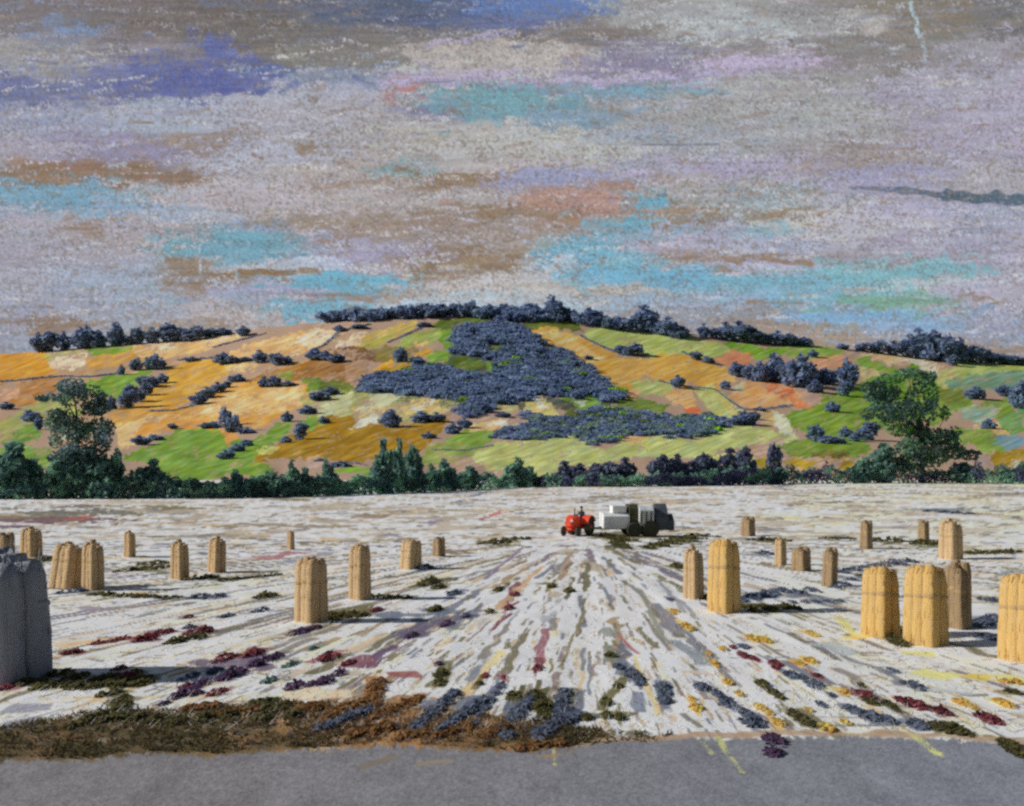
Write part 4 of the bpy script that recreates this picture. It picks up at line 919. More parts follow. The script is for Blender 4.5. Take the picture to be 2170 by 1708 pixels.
T_CR2 = [(1220, 405, 356, 90), (1310, 420, 346, 90), (1400, 435, 360, 90), (1485, 450, 330, 100), (1550, 465, 305, 120), (1635, 480, 315, 130), (1715, 490, 335, 120), (1790, 490, 358, 100), (1870, 494, 395, 100), (1960, 495, 425, 100), (2060, 498, 445, 110), (2145, 500, 458, 100), (1745, 510, 450, 60)]
T_MR1 = [(470, 575, 498, 100), (550, 592, 508, 90), (605, 605, 490, 80), (690, 600, 448, 120), (760, 618, 500, 100), (840, 640, 452, 140), (905, 620, 500, 90), (930, 670, 600, 80), (990, 620, 528, 90), (1060, 612, 540, 80), (1130, 645, 486, 100), (1100, 690, 610, 70)]
T_MR2 = [(115, 642, 572, 64), (395, 652, 604, 50), (225, 475, 430, 70), (290, 495, 458, 60), (450, 865, 810, 80), (510, 862, 785, 110), (560, 830, 785, 70), (600, 780, 755, 60), (930, 962, 866, 84), (1000, 972, 925, 80), (1065, 975, 935, 80), (1105, 935, 876, 64), (1170, 962, 905, 80), (1240, 955, 845, 110), (1030, 785, 728, 80), (1885, 710, 640, 100), (2060, 690, 628, 90), (2140, 765, 618, 100), (1960, 885, 830, 70), (915, 460, 420, 50)]
plant_trees(T_CL, Lz, 'slate', "slate-blue tree", "in the row along the skyline at far left", "trees along the far left skyline")
plant_trees(T_ML1, Lz, 'slate', "small slate-blue tree", "in the hedgerow below the peach fields", "hedgerow trees on the upper left slope")
plant_trees(T_ML2, Lz, 'slate', "slate-blue bush", "between ochre and green fields", "hedge trees between the fields of the left slope")
plant_trees(T_ML3, Lz, 'slate', "slate-blue bush", "over the lower left fields", "bushes over the lower left fields")
plant_trees(T_CM, Mz, 'slate', "slate-blue tree", "rising clear of the wood along the summit", "trees standing clear of the summit wood")
plant_trees(T_MM, Mz, 'slate', "slate-blue bush", "round the central wood", "bushes round the central wood")
plant_trees(T_CR1, Rz, 'slate', "slate-blue tree", "on the skyline just right of the summit", "trees on the skyline right of the summit")
plant_trees(T_CR2, Rz, 'slate', "slate-blue tree", "in the skyline clump at far right", "trees in the far right skyline clump")
plant_trees(T_MR1, Rz, 'slate', "rounded slate-blue tree", "above the reddish field", "clump of trees above the reddish field")
plant_trees(T_MR2, Rz, 'slate', "slate-blue bush", "over the right slope", "bushes dotted over the right slope")


GREENC = [alb(92, 112, 42, K_LEAF * 1.3), alb(108, 142, 50, K_LEAF * 1.3), alb(88, 100, 44, K_LEAF * 1.3)]


def build_wood(name, label, polys, Z, step, avoid=(), hgt=(24, 34), cols=SLATE, seed=3, green=0.04):
    r = np.random.default_rng(seed)
    pts = []
    for poly in polys:
        p = np.array(Z(poly)); lo, hi = p.min(0), p.max(0)
        gu, gv = np.meshgrid(np.arange(lo[0], hi[0], step), np.arange(lo[1], hi[1], step * 0.62))
        gu = gu.ravel() + r.normal(0, step * .3, gu.size); gv = gv.ravel() + r.normal(0, step * .2, gv.size)
        k = in_poly(gu, gv, Z(poly))
        for a in avoid:
            k &= ~in_poly(gu, gv + 5, Z(a))
        pts += list(zip(gu[k], gv[k]))
    V, Q, C = [], [], []
    off = 0
    for u, v in pts:
        X, d, z = (float(q) for q in hill_point(u, max(v, float(crest(u)))))
        kk = d / F
        h = r.uniform(*hgt) * kk * .62; w = r.uniform(22, 32) * kk
        lob = [(0, 0, .5 * h, w * .5, w * .5, h * .5)] + [(r.normal(0, w * .3), r.normal(0, w * .3), r.uniform(.35, .95) * h, w * .28, w * .28, h * .24) for _ in range(4)]
        P, N, k = lobe_points(lob, 100, r)
        P = P + np.array((X, d, z - .5))
        vv, qq = leaves(P, N, 0.18 * w, r, 1.6)
        c = np.array(cols)[r.integers(len(cols))] * (1 + r.normal(0, .06, (len(P), 1)))
        if r.random() < green: c = np.array(GREENC)[r.integers(len(GREENC))] * (1 + r.normal(0, .08, (len(P), 1)))
        V.append(vv); Q.append(qq + off); C.append(np.repeat(c, 4, 0)); off += len(vv)
    o = mesh_np(name, np.concatenate(V), np.concatenate(Q), M_LEAF, np.clip(np.concatenate(C), .004, .8))
    tag(o, label, "wood", kind='stuff')


GREENS = [[(770, 300), (850, 300), (870, 350), (820, 400), (780, 390)], [(690, 440), (800, 420), (830, 450), (750, 500), (700, 490)], [(780, 500), (900, 460), (1020, 480), (1020, 510), (900, 545), (800, 530)], [(1010, 400), (1110, 390), (1140, 440), (1080, 460), (1000, 440)], [(1060, 490), (1110, 490), (1110, 530), (1060, 530)], [(1480, 685), (1530, 680), (1530, 710), (1490, 710)], [(1570, 710), (1650, 690), (1700, 720), (1690, 750), (1620, 770), (1570, 750)], [(960, 300), (1020, 330), (1000, 370), (950, 350)]]
build_wood("woodland", "slate-blue wood spilling down the middle of the hill", [
    [(870, 300), (960, 280), (1090, 260), (1220, 280), (1320, 340), (1360, 410), (1470, 410), (1530, 470), (1640, 520), (1700, 600), (1830, 650), (1850, 710), (1700, 725), (1480, 700), (1330, 670), (1280, 720), (1100, 745), (950, 720), (830, 715), (700, 690), (450, 670), (300, 655), (300, 620), (370, 570), (600, 540), (720, 510), (900, 555), (1100, 580), (1120, 540), (1040, 470), (880, 440), (850, 380)],
    [(860, 770), (950, 715), (1080, 745), (1040, 795), (940, 815)]], Mz, 11, GREENS, (17, 23), SLATE, 3)
build_wood("woodland", "slate-blue wood low on the hill above the pale green meadow", [
    [(1210, 790), (1300, 795), (1480, 815), (1560, 800), (1700, 740), (1760, 770), (1900, 780), (2050, 800), (2170, 815), (2330, 800), (2420, 830), (2410, 870), (2330, 920), (2240, 935), (2100, 930), (2000, 915), (1850, 925), (1740, 965), (1650, 968), (1560, 915), (1420, 935), (1250, 945), (1080, 935), (1070, 905), (1250, 865), (1300, 845)]], Mz, 11, GREENS, (15, 21), SLATE + SLATEG, 4, .08)
build_wood("woodland", "long slate-blue wood capping the summit skyline", [
    [(60, 236), (110, 225), (300, 205), (600, 190), (900, 192), (1150, 190), (1400, 200), (1650, 240), (1880, 280), (2170, 320), (2170, 345), (1880, 305), (1650, 275), (1400, 240), (1230, 260), (1100, 235), (900, 220), (600, 228), (300, 245), (110, 248)]], Mz, 10, (), (22, 40), SLATE, 5, 0.01)


def hill_hedge(Z, pts, hpx, label, seed, cols=SLATE):
    """a thin field hedge laid along the slope"""
    r = np.random.default_rng(seed)
    P2 = np.array(Z(pts)); seg = np.hypot(*np.diff(P2, axis=0).T); cum = np.concatenate([[0], np.cumsum(seg)])
    n = int(cum[-1] * 9)
    q = r.uniform(0, cum[-1], n)
    u = np.interp(q, cum, P2[:, 0]); v = np.interp(q, cum, P2[:, 1])
    X, D, Zz = hill_point(u, np.maximum(v, crest(u)))
    k = D / F
    thick = .35 + .9 * vn(q / 9, q * 0 + seed, 2)
    z = Zz + r.random(n) * hpx * k * thick
    P = np.stack([X + r.normal(0, 1, n) * k, D + r.normal(0, 1.2, n), z - .1], -1)
    N = np.stack([r.normal(0, .5, n), -np.ones(n), r.random(n)], -1)
    vv, qq = leaves(P, N, 1.5 * float(k.mean()), r, .5)
    c = np.array(cols)[r.integers(0, len(cols), n)] * (1 + r.normal(0, .08, (n, 1)))
    o = mesh_np("hedgerow", vv, qq, M_LEAF, np.clip(np.repeat(c, 4, 0), .004, .8))
    tag(o, label, "hedgerow", "thin hedgerows between the fields of the hill")


hill_hedge(Mz, [(20, 410), (90, 385), (190, 300), (360, 262)], 4, "thin dark hedgerow between the two cream fields left of the summit", 1)
hill_hedge(Lz, [(0, 635), (200, 618), (380, 600), (560, 605), (740, 580)], 4, "thin hedgerow under the orange field at far left", 2)
hill_hedge(Lz, [(1100, 500), (1330, 490), (1500, 500), (1800, 495)], 4.5, "hedgerow under the long peach field on the upper left slope", 3)
hill_hedge(Mz, [(1590, 330), (1720, 395), (1830, 440), (1990, 440)], 3.5, "hedgerow under the pale green field right of the summit", 4)
hill_hedge(Rz, [(140, 430), (250, 480), (330, 500)], 4, "short hedgerow at the right end of the ochre field", 5)
hill_hedge(Rz, [(0, 605), (120, 630), (330, 650), (420, 720), (500, 775), (600, 775), (800, 745)], 3.5, "long bent hedgerow between pale green and reddish fields, right slope", 6)
hill_hedge(Rz, [(350, 845), (430, 840), (510, 795)], 3.5, "short hedgerow at the foot of the pale green strip", 7)
hill_hedge(Mz, [(460, 370), (600, 310), (700, 265)], 3.5, "slanting hedgerow left of the wood near the summit", 8)
hill_hedge(Lz, [(1320, 420), (1490, 375), (1650, 335)], 2.5, "thin dark hedgerow across the pale fields under the left skyline", 9)
hill_hedge(Mz, [(720, 995), (900, 1000), (1080, 970)], 3, "dark hedgerow along the upper edge of the pale meadow", 10, SLATEG)
hill_hedge(Mz, [(120, 1100), (220, 1075), (350, 1090)], 6, "slate hedgerow over the small bright green field by the hedge", 11)
hill_hedge(Lz, [(930, 815), (1080, 810), (1200, 780)], 3, "faint hedgerow under the ochre field, left slope", 12)


# ------------------------------------------------------------------ the dark hedge behind the field, its bushes and trees
HB_U = [-500, 0, 500, 620, 800, 1000, 1130, 1300, 1500, 1700, 2000, 2169, 2650]
HB_V = [1062, 1058, 1056, 1053, 1047, 1038, 1031, 1032, 1030, 1025, 1024, 1026, 1030]
HT_U = [-500, 0, 250, 330, 480, 560, 640, 760, 900, 1000, 1100, 1200, 1330, 1450, 1560, 1700, 1850, 2000, 2169, 2650]
HT_V = [1008, 1008, 1002, 1012, 1016, 1018, 1014, 1012, 1004, 1004, 1003, 1010, 1006, 1004, 990, 990, 985, 988, 988, 992]


def hedge_flat(u):
    d = H * F / (np.interp(u, HB_U, HB_V) - HV)
    return float((u - CU) / F * d), float(d)


def build_hedge(u0, u1, n, label, cols, seed):
    r = np.random.default_rng(seed)
    u = r.uniform(u0, u1, n)
    d = H * F / (np.interp(u, HB_U, HB_V) - HV)
    hmax = (np.interp(u, HB_U, HB_V) - np.interp(u, HT_U, HT_V)) * d / F * (0.72 + 0.5 * vn(u / 17, u * 0, 3)) * (0.85 + .3 * vn(u / 5, u * 0 + 4, 4))
    q = r.random(n); ang = r.uniform(0, math.pi, n)
    wd = 1.1 + .3 * np.sin(u / 30)
    y = -np.cos(ang) * wd * r.uniform(.7, 1.05, n); z = np.abs(np.sin(ang)) ** .6 * hmax * r.uniform(.75, 1.05, n)
    low = q < .3
    z[low] = hmax[low] * r.uniform(0.0, .7, low.sum())
    P = np.stack([(u - CU) / F * d, d + y + .6, z], -1)
    N = np.stack([r.normal(0, .3, n), -np.cos(ang), np.sin(ang) + .2], -1)
    v, qd = leaves(P, N, 0.23, r, .8)
    c = np.array(cols)[(vn(u / 30, z, 5) * len(cols)).astype(int) % len(cols)] * (1 + r.normal(0, .16, (n, 1)))
    root = empty("hedge", (float(P[:, 0].mean()), float(P[:, 1].mean()), 0))
    v = v - np.array(root.location)
    mesh_np("foliage", v, qd, M_LEAF, np.clip(np.repeat(c, 4, 0), .004, .8), root)
    tag(root, label, "hedge", "dark hedges along the far side of the field")


build_hedge(-300, 1140, 15000, "dark green hedge along the left half of the field's far edge", DARK, 1)
build_hedge(1140, 2470, 15000, "dark purple-green hedge along the right half of the field's far edge", DARK[:3] + PURPLE[:2], 2)
behind = lambda off: (lambda u: (lambda X, d: ((u - CU) / F * (d + off), d + off))(*hedge_flat(u)))
T_DL = [(80, 1240, 1000, 230), (215, 1240, 1120, 90), (420, 1240, 1050, 200), (590, 1240, 1030, 220), (715, 1240, 1052, 110), (935, 1240, 1108, 140), (1390, 1300, 1222, 100), (1470, 1290, 1178, 80), (1560, 1290, 1215, 60), (1675, 1290, 1186, 170), (1815, 1260, 1112, 80), (1890, 1260, 1160, 80), (2045, 1240, 1155, 90)]
T_DM = [(110, 1180, 1050, 60), (400, 1180, 1050, 90), (440, 1180, 925, 80), (520, 1180, 928, 80), (615, 1180, 972, 110), (720, 1180, 1080, 90), (800, 1160, 1052, 110), (930, 1160, 1090, 110), (1215, 1180, 1038, 130), (1290, 1180, 1090, 80)]
T_DR = [(700, 1160, 1115, 120), (1225, 1190, 1050, 110), (1330, 1190, 975, 150), (1800, 1190, 1085, 150), (1870, 1190, 1120, 110), (2080, 1200, 1120, 110), (2160, 1200, 1080, 90)]
T_HP = [(20, 1140, 1042, 120), (110, 1150, 1045, 110), (190, 1150, 1078, 90), (265, 1150, 1025, 90), (330, 1160, 1075, 90), (420, 1120, 1000, 110), (520, 1120, 996, 110), (560, 1150, 1090, 90), (680, 1120, 968, 80), (150, 1150, 1080, 110)]
T_HPM = [(1500, 1190, 1062, 110), (1590, 1190, 1080, 110), (1680, 1190, 1075, 120), (1770, 1190, 1062, 110), (1855, 1190, 1040, 100)]
plant_trees(T_DL, Lz, 'dark', "dark green bush", "along the left stretch of the field hedge", "dark bushes along the left stretch of hedge", 'bush', behind(1.5))
plant_trees(T_DM, Mz, 'dark', "dark green bush", "along the middle stretch of the field hedge", "dark bushes along the middle stretch of hedge", 'bush', behind(1.5))
plant_trees(T_DR, Rz, 'dark', "dark green bush", "along the right stretch of hedge", "dark bushes along the right stretch of hedge", 'bush', behind(1.5))
plant_trees(T_HP, Rz, 'purple', "purplish slate tree", "behind the hedge, right of centre", "purplish trees behind the right hedge", 'tree', behind(4))
plant_trees(T_HPM, Mz, 'purple', "purplish slate tree", "in the hedge below the pale meadow", "purplish trees in the hedge right of centre", 'tree', behind(4))


def big_tree(Z, s, xb, lobes, limbs, label, n, size, off, cols, seed):
    (ub, _), = Z([(xb, 1200)])
    X0, d = behind(off)(ub)
    k = d / F
    r = np.random.default_rng(seed)
    root = empty("tree", (X0, d, 0))

    def P(x, y):
        (u, v), = Z([(x, y)])
        return ((u - ub) * k, 0.0, H + (HV - v) * k)
    L = []
    for x, y, rx, ry in lobes:
        p = P(x, y); dy = r.normal(0, rx * s * k * .5)
        L.append((p[0], dy, p[2], rx * s * k * 1.06, rx * s * k, ry * s * k * 1.04))
    crown_mesh("crown", L, n, size, cols, r, root)
    paths = []
    for path in limbs:
        paths.append([(Vector(P(x, y)) + Vector((0, r.normal(0, .1), 0)), rad) for x, y, rad in path])
    tube_mesh("trunk", paths, M_BARK, root, 7)
    tag(root, label, "tree")


big_tree(Lz, .3416, 470, [(450, 660, 75, 50), (380, 665, 40, 30), (330, 725, 70, 22), (430, 740, 60, 45), (490, 700, 45, 50), (580, 720, 60, 62), (600, 790, 70, 50), (640, 760, 30, 60), (540, 800, 60, 40), (380, 830, 70, 30), (310, 890, 50, 50), (380, 900, 70, 60), (480, 910, 80, 65), (560, 950, 70, 60), (620, 910, 60, 55), (665, 960, 50, 60), (340, 1000, 36, 46), (640, 1030, 45, 40), (470, 980, 50, 40), (690, 920, 28, 40), (470, 1050, 80, 40), (400, 1100, 90, 50), (570, 1100, 90, 50), (270, 740, 40, 16)],
         [[(470, 1350, .22), (475, 1150, .2), (480, 980, .15), (470, 820, .09), (450, 660, .03)], [(478, 1000, .1), (400, 900, .06), (330, 880, .02)], [(478, 980, .1), (580, 860, .06), (610, 760, .02)], [(475, 870, .08), (420, 770, .05), (340, 725, .02)], [(480, 1040, .09), (590, 1000, .05), (670, 950, .02)]],
         "tall ragged dark green tree with layered boughs at left, rising over the hedge", 4200, .19, 1.2, [c * .66 for c in DARK] + SLATEG[:1], 31)
big_tree(Rz, .3565, 1560, [(1500, 552, 80, 28), (1390, 585, 85, 26), (1300, 620, 50, 22), (1580, 610, 60, 60), (1610, 690, 48, 80), (1590, 780, 50, 70), (1390, 660, 60, 40), (1370, 720, 70, 60), (1440, 780, 90, 60), (1350, 790, 80, 50), (1500, 700, 40, 60), (1290, 690, 60, 40), (1520, 840, 50, 50), (1400, 840, 60, 30), (1560, 870, 40, 30), (1700, 790, 26, 44), (1640, 930, 90, 46), (1700, 960, 80, 56), (1560, 1010, 100, 60), (1470, 1000, 70, 60), (1640, 1060, 90, 50), (1760, 1020, 60, 40), (1850, 1040, 60, 30), (1500, 1080, 80, 50), (1420, 1110, 50, 60), (1290, 760, 50, 24), (1760, 910, 36, 40), (1470, 890, 90, 36), (1560, 930, 70, 50), (1260, 640, 60, 30), (1380, 1040, 60, 50), (1250, 800, 40, 30), (1620, 570, 40, 26)],
         [[(1560, 1240, .42), (1565, 1100, .36), (1555, 960, .26), (1530, 830, .17), (1500, 700, .1), (1490, 570, .03)], [(1545, 900, .16), (1430, 800, .1), (1370, 720, .03)], [(1530, 840, .14), (1600, 740, .08), (1600, 640, .03)], [(1565, 1060, .16), (1690, 990, .1), (1830, 1030, .03)], [(1560, 1000, .14), (1650, 930, .08), (1700, 800, .03)], [(1500, 720, .08), (1420, 640, .05), (1390, 590, .02)]],
         "tallest tree at right, dark green with a hooked crown over the green field", 6500, .33, 1.5, [c * .68 for c in DARK] + [alb(64, 92, 48, K_LEAF * .8)], 32)


# ------------------------------------------------------------------ stooks of straw sheaves
def straw_mat(name, a, b, c):
    m, nt, bs = new_mat(name)
    f1 = ramp_noise(nt, 9.0, .35, .65, stretch=(4, 4, .35))
    f2 = ramp_noise(nt, 5.0, .45, .7)
    c1 = mix_col(nt, f1, tuple(a), tuple(b))
    mul = node(nt, "ShaderNodeMath", operation='MULTIPLY'); mul.inputs[1].default_value = .5
    nt.links.new(f2, mul.inputs[0])
    nt.links.new(mix_col(nt, mul.outputs[0], c1, tuple(c)), bs.inputs["Base Color"])
    bp = node(nt, "ShaderNodeBump"); bp.inputs["Strength"].default_value = .5; bp.inputs["Distance"].default_value = .03
    nt.links.new(f1, bp.inputs["Height"]); nt.links.new(bp.outputs[0], bs.inputs["Normal"])
    return m


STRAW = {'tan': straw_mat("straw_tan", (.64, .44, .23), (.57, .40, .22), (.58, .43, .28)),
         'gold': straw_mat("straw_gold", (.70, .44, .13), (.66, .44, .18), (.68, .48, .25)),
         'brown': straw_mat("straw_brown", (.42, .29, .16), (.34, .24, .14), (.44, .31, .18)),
         'grey': straw_mat("straw_shade_grey", (.36, .37, .41), (.31, .32, .36), (.35, .35, .37))}  # last one: the shaded stook's grey is put into the straw colour
M_TWINE = two_tone("straw_band", (.50, .34, .16), (.42, .28, .13), 20)


def make_stook(kind, seed):
    """two rows of sheaves leaning together; about 1 m wide, 1 m deep and 1 m tall"""
    r = np.random.default_rng(seed)
    root = empty("straw_stook")
    for sx in (-1, 1):
        for k in range(3):
            y = (k - 1) * .3
            fx, fy = sx * .235, y + r.normal(0, .02)
            tx, ty = sx * .205 + r.normal(0, .012), y * .92 + r.normal(0, .02)
            ht = 0.95 + r.normal(0, .035)
            ns, nr = 14, 11
            V = []; Q = []
            lump = r.normal(0, .012, ns)
            for j in range(nr):
                t = j / (nr - 1)
                cx = fx + (tx - fx) * t; cy = fy + (ty - fy) * t
                rad = np.interp(t, [0, .25, .58, .66, .85, .97, 1], [.25, .25, .24, .238, .235, .215, .165])
                for s in range(ns):
                    a = 2 * math.pi * s / ns
                    q = rad + lump[s] + r.normal(0, .007)
                    # squarish section so each row shows a flat face
                    e = (abs(math.cos(a)) ** 5 + abs(math.sin(a)) ** 5) ** (-1 / 5)
                    V.append((cx + q * .92 * e * math.cos(a), cy + q * .8 * e * math.sin(a), t * ht - .02 + (r.normal(0, .02) if j == nr - 1 else 0)))
            for j in range(nr - 1):
                for s in range(ns):
                    s2 = (s + 1) % ns
                    Q.append((j * ns + s, j * ns + s2, (j + 1) * ns + s2, (j + 1) * ns + s))
            V.append((tx, ty, ht - .01)); top = len(V) - 1
            for s in range(0, ns, 2):
                Q.append((top, (nr - 1) * ns + s, (nr - 1) * ns + (s + 1) % ns, (nr - 1) * ns + (s + 2) % ns))
            # loose straws, ears at the top and stubs at the foot
            for b in range(46):
                a = r.uniform(0, 6.28); t = r.choice([0.02, .75, .9, .35], p=[.25, .2, .35, .2])
                cx = fx + (tx - fx) * t; cy = fy + (ty - fy) * t
                rad = np.interp(t, [0, .6, .85, 1], [.262, .235, .235, .15]) + .005
                p = np.array((cx + rad * math.cos(a), cy + rad * .85 * math.sin(a), t * ht))
                o = np.array((math.cos(a) * .05, math.sin(a) * .05, .13 if t > .3 else .10)) * r.uniform(.6, 1.3)
                w = np.array((-math.sin(a), math.cos(a), 0)) * .008
                i = len(V); V += [tuple(p - w), tuple(p + w), tuple(p + o + w * .4), tuple(p + o - w * .4)]; Q.append((i, i + 1, i + 2, i + 3))
            sh = mesh_np("sheaf", np.array(V), np.array(Q), STRAW[kind], None, root)
            V = []; Q = []
            for j, t in enumerate((.60, .615, .635, .65)):
                cx = fx + (tx - fx) * t; cy = fy + (ty - fy) * t
                rad = .24 + (.012 if j in (1, 2) else .0)
                for s in range(ns):
                    a = 2 * math.pi * s / ns
                    e = (abs(math.cos(a)) ** 5 + abs(math.sin(a)) ** 5) ** (-1 / 5)
                    V.append((cx + rad * .92 * e * math.cos(a), cy + rad * .8 * e * math.sin(a), t * ht))
            for j in range(3):
                for s in range(ns):
                    s2 = (s + 1) % ns
                    Q.append((j * ns + s, j * ns + s2, (j + 1) * ns + s2, (j + 1) * ns + s))
            mesh_np("band", np.array(V), np.array(Q), M_TWINE if kind != 'grey' else STRAW[kind], None, sh)
    return root


_st = {}


def place_stook(x0, x1, y0, y1, kind, label, rz=0.0, lean=0.0, cat="stook"):
    """x0..x1, y0..y1: extent on the reference photograph's pixel grid"""
    x0, x1, y0, y1 = (q / 1.1466 for q in (x0, x1, y0, y1))
    X, d = G((x0 + x1) / 2, y1)
    k = d / F
    w, h = (x1 - x0) * k, (y1 - y0) * k
    key = (kind, len(label) % 2)
    if key not in _st:
        _st[key] = make_stook(kind, 60 + len(_st)); o = _st[key]
    else:
        o = copy_tree(_st[key])
    dep = min(max(w, h * .5), h * .95)
    o.location = (X, d + dep * .35, 0)
    o.rotation_euler = (0, lean, rz + math.radians(38) - math.atan2(X, d) * (.5 if X > 0 else 1))
    o.scale = (w * .62 / .97, w * .73 / 1.06, h * 1.03)
    tag(o, label, cat, "straw stooks standing over the stubble field")


STOOKS = [
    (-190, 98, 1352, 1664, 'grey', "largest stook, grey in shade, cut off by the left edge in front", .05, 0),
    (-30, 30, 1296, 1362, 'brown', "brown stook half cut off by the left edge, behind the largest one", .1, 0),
    (36, 98, 1284, 1354, 'tan', "small stook with a lit tan stripe just above the largest stook", 0, 0),
    (102, 190, 1322, 1432, 'tan', "leaning slanted tan stook, left one of the close pair near the left edge", .1, .16),
    (186, 250, 1318, 1436, 'tan', "upright slim stook, right one of the close pair near the left edge", -.05, 0),
    (294, 328, 1292, 1354, 'tan', "narrow distant stook fourth from the left with dark weed at its foot", 0, 0),  # the dark weed at its foot is shade drawn as dabs
    (405, 458, 1316, 1408, 'tan', "tall narrow tan stook left of the smaller grey-sided one in the left field", .05, 0),
    (494, 548, 1308, 1392, 'tan', "stook with a broad dark right side and long shadow in the left field", -.1, .04),
    (693, 716, 1290, 1336, 'tan', "smallest thin pale stook far off behind the big left-centre stook", 0, 0),
    (700, 800, 1354, 1514, 'tan', "big pale tan stook left of centre with a wide grey side", 0, 0),
    (838, 904, 1322, 1458, 'tan', "tall stook with a sloping top just right of the big left-centre one", .05, 0),
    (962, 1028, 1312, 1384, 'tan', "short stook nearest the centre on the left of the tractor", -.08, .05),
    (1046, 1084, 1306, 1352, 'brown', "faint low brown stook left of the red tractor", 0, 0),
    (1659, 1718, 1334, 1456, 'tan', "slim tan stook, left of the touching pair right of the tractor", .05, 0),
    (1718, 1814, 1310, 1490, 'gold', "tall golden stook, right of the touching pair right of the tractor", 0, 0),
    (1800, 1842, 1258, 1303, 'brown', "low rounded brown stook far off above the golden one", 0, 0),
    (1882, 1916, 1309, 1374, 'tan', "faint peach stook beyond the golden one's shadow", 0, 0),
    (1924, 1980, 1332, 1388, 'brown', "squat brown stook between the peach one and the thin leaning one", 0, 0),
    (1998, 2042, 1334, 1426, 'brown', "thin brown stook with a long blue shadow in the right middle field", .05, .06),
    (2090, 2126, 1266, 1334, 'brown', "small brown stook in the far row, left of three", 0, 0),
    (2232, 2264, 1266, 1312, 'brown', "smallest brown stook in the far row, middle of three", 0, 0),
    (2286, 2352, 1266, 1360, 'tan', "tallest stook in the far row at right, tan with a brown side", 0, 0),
    (2098, 2206, 1378, 1550, 'gold', "golden stook with a broad slate side, left of the big front group at right", 0, 0),
    (2204, 2328, 1374, 1572, 'gold', "widest golden stook, in the middle of the big front group at right", .1, 0),
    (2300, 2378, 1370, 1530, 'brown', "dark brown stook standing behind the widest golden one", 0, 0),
    (2440, 2570, 1396, 1612, 'gold', "golden stook cut off by the right edge", 0, 0),
]
for s in STOOKS:
    place_stook(s[0], s[1], s[2], s[3], s[4], s[5], s[6], s[7])


# ------------------------------------------------------------------ weeds and dabs of colour in the stubble, some as cast shade
WEED_AND_SHADE_LAB = {'maroon': "low maroon weeds dotted in lines through the pale stubble", 'purple': "low violet weeds among the stubble, mostly left of centre", 'slate': "dark slate-grey weeds through the stubble, some as stook shadows", 'olive': "dark olive weeds and tufts, some as shade by stooks and machine", 'orange': "orange straw tufts scattered over the right of the field", 'rust': "rust brown dead weeds along the verge left of centre", 'teal': "a few teal green weeds in the left stubble"}
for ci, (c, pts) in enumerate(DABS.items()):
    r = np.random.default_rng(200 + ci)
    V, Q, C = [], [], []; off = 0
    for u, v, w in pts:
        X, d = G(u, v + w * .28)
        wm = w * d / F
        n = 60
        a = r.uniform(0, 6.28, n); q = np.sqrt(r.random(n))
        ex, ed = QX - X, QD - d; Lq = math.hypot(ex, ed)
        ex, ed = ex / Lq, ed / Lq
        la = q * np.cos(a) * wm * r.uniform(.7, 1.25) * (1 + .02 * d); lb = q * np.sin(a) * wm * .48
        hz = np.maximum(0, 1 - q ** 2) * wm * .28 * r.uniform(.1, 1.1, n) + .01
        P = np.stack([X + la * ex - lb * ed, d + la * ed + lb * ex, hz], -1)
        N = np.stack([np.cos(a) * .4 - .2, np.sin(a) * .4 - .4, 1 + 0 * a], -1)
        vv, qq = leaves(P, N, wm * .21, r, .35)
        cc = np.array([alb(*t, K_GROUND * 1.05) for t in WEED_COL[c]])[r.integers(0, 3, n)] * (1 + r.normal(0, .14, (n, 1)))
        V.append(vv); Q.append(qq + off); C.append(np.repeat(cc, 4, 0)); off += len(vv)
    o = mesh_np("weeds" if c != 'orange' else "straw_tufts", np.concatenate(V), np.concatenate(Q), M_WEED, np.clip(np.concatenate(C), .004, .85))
    tag(o, WEED_AND_SHADE_LAB[c], "weeds", kind='stuff')


def blades(P, hgt, wid, dirx, r, cols):
    """grass or straw blades, each one bent quad"""
    n = len(P)
    a = r.uniform(0, 6.28, n)
    side = np.stack([np.cos(a), np.sin(a) * .4, 0 * a], -1) * wid[:, None]
    tip = np.stack([dirx[:, 0], dirx[:, 1], hgt], -1)
    V = np.stack([P - side, P + side, P + tip + side * .25, P + tip - side * .25], 1).reshape(-1, 3)
    return V, np.arange(n * 4).reshape(n, 4), np.repeat(cols, 4, 0)


# cut straw lying and standing along the swaths
r = np.random.default_rng(77)
n = 9000
u = r.uniform(-250, 2420, n); v = 1150 + 400 * r.random(n) ** .8
d = H * F / (v - HV); X = (u - CU) / F * d
ex, ed = QX - X, QD - d
Lq = np.hypot(ex, ed) + 1e-6
ln = r.uniform(.08, .26, n)
sg = np.where(r.random(n) < .5, 1, -1)
dirs = np.stack([ex / Lq * ln * sg + r.normal(0, .04, n), ed / Lq * ln * sg + r.normal(0, .04, n)], -1)
cl = np.array([alb(*c, K_GROUND) for c in ((206, 204, 192), (208, 200, 192), (202, 200, 172), (190, 170, 134), (150, 134, 108), (212, 208, 198))])[r.choice(6, n, p=[.26, .22, .17, .13, .08, .14])]
V, Q, C = blades(np.stack([X, d, np.full(n, .0)], -1), r.uniform(.015, .09, n), r.uniform(.006, .014, n) * d / 18, dirs, r, cl)
tag(mesh_np("straw", V, Q, M_WEED, np.clip(C, 0, .88)), "cut pale straw littering the swaths of the field", "straw", kind='stuff')

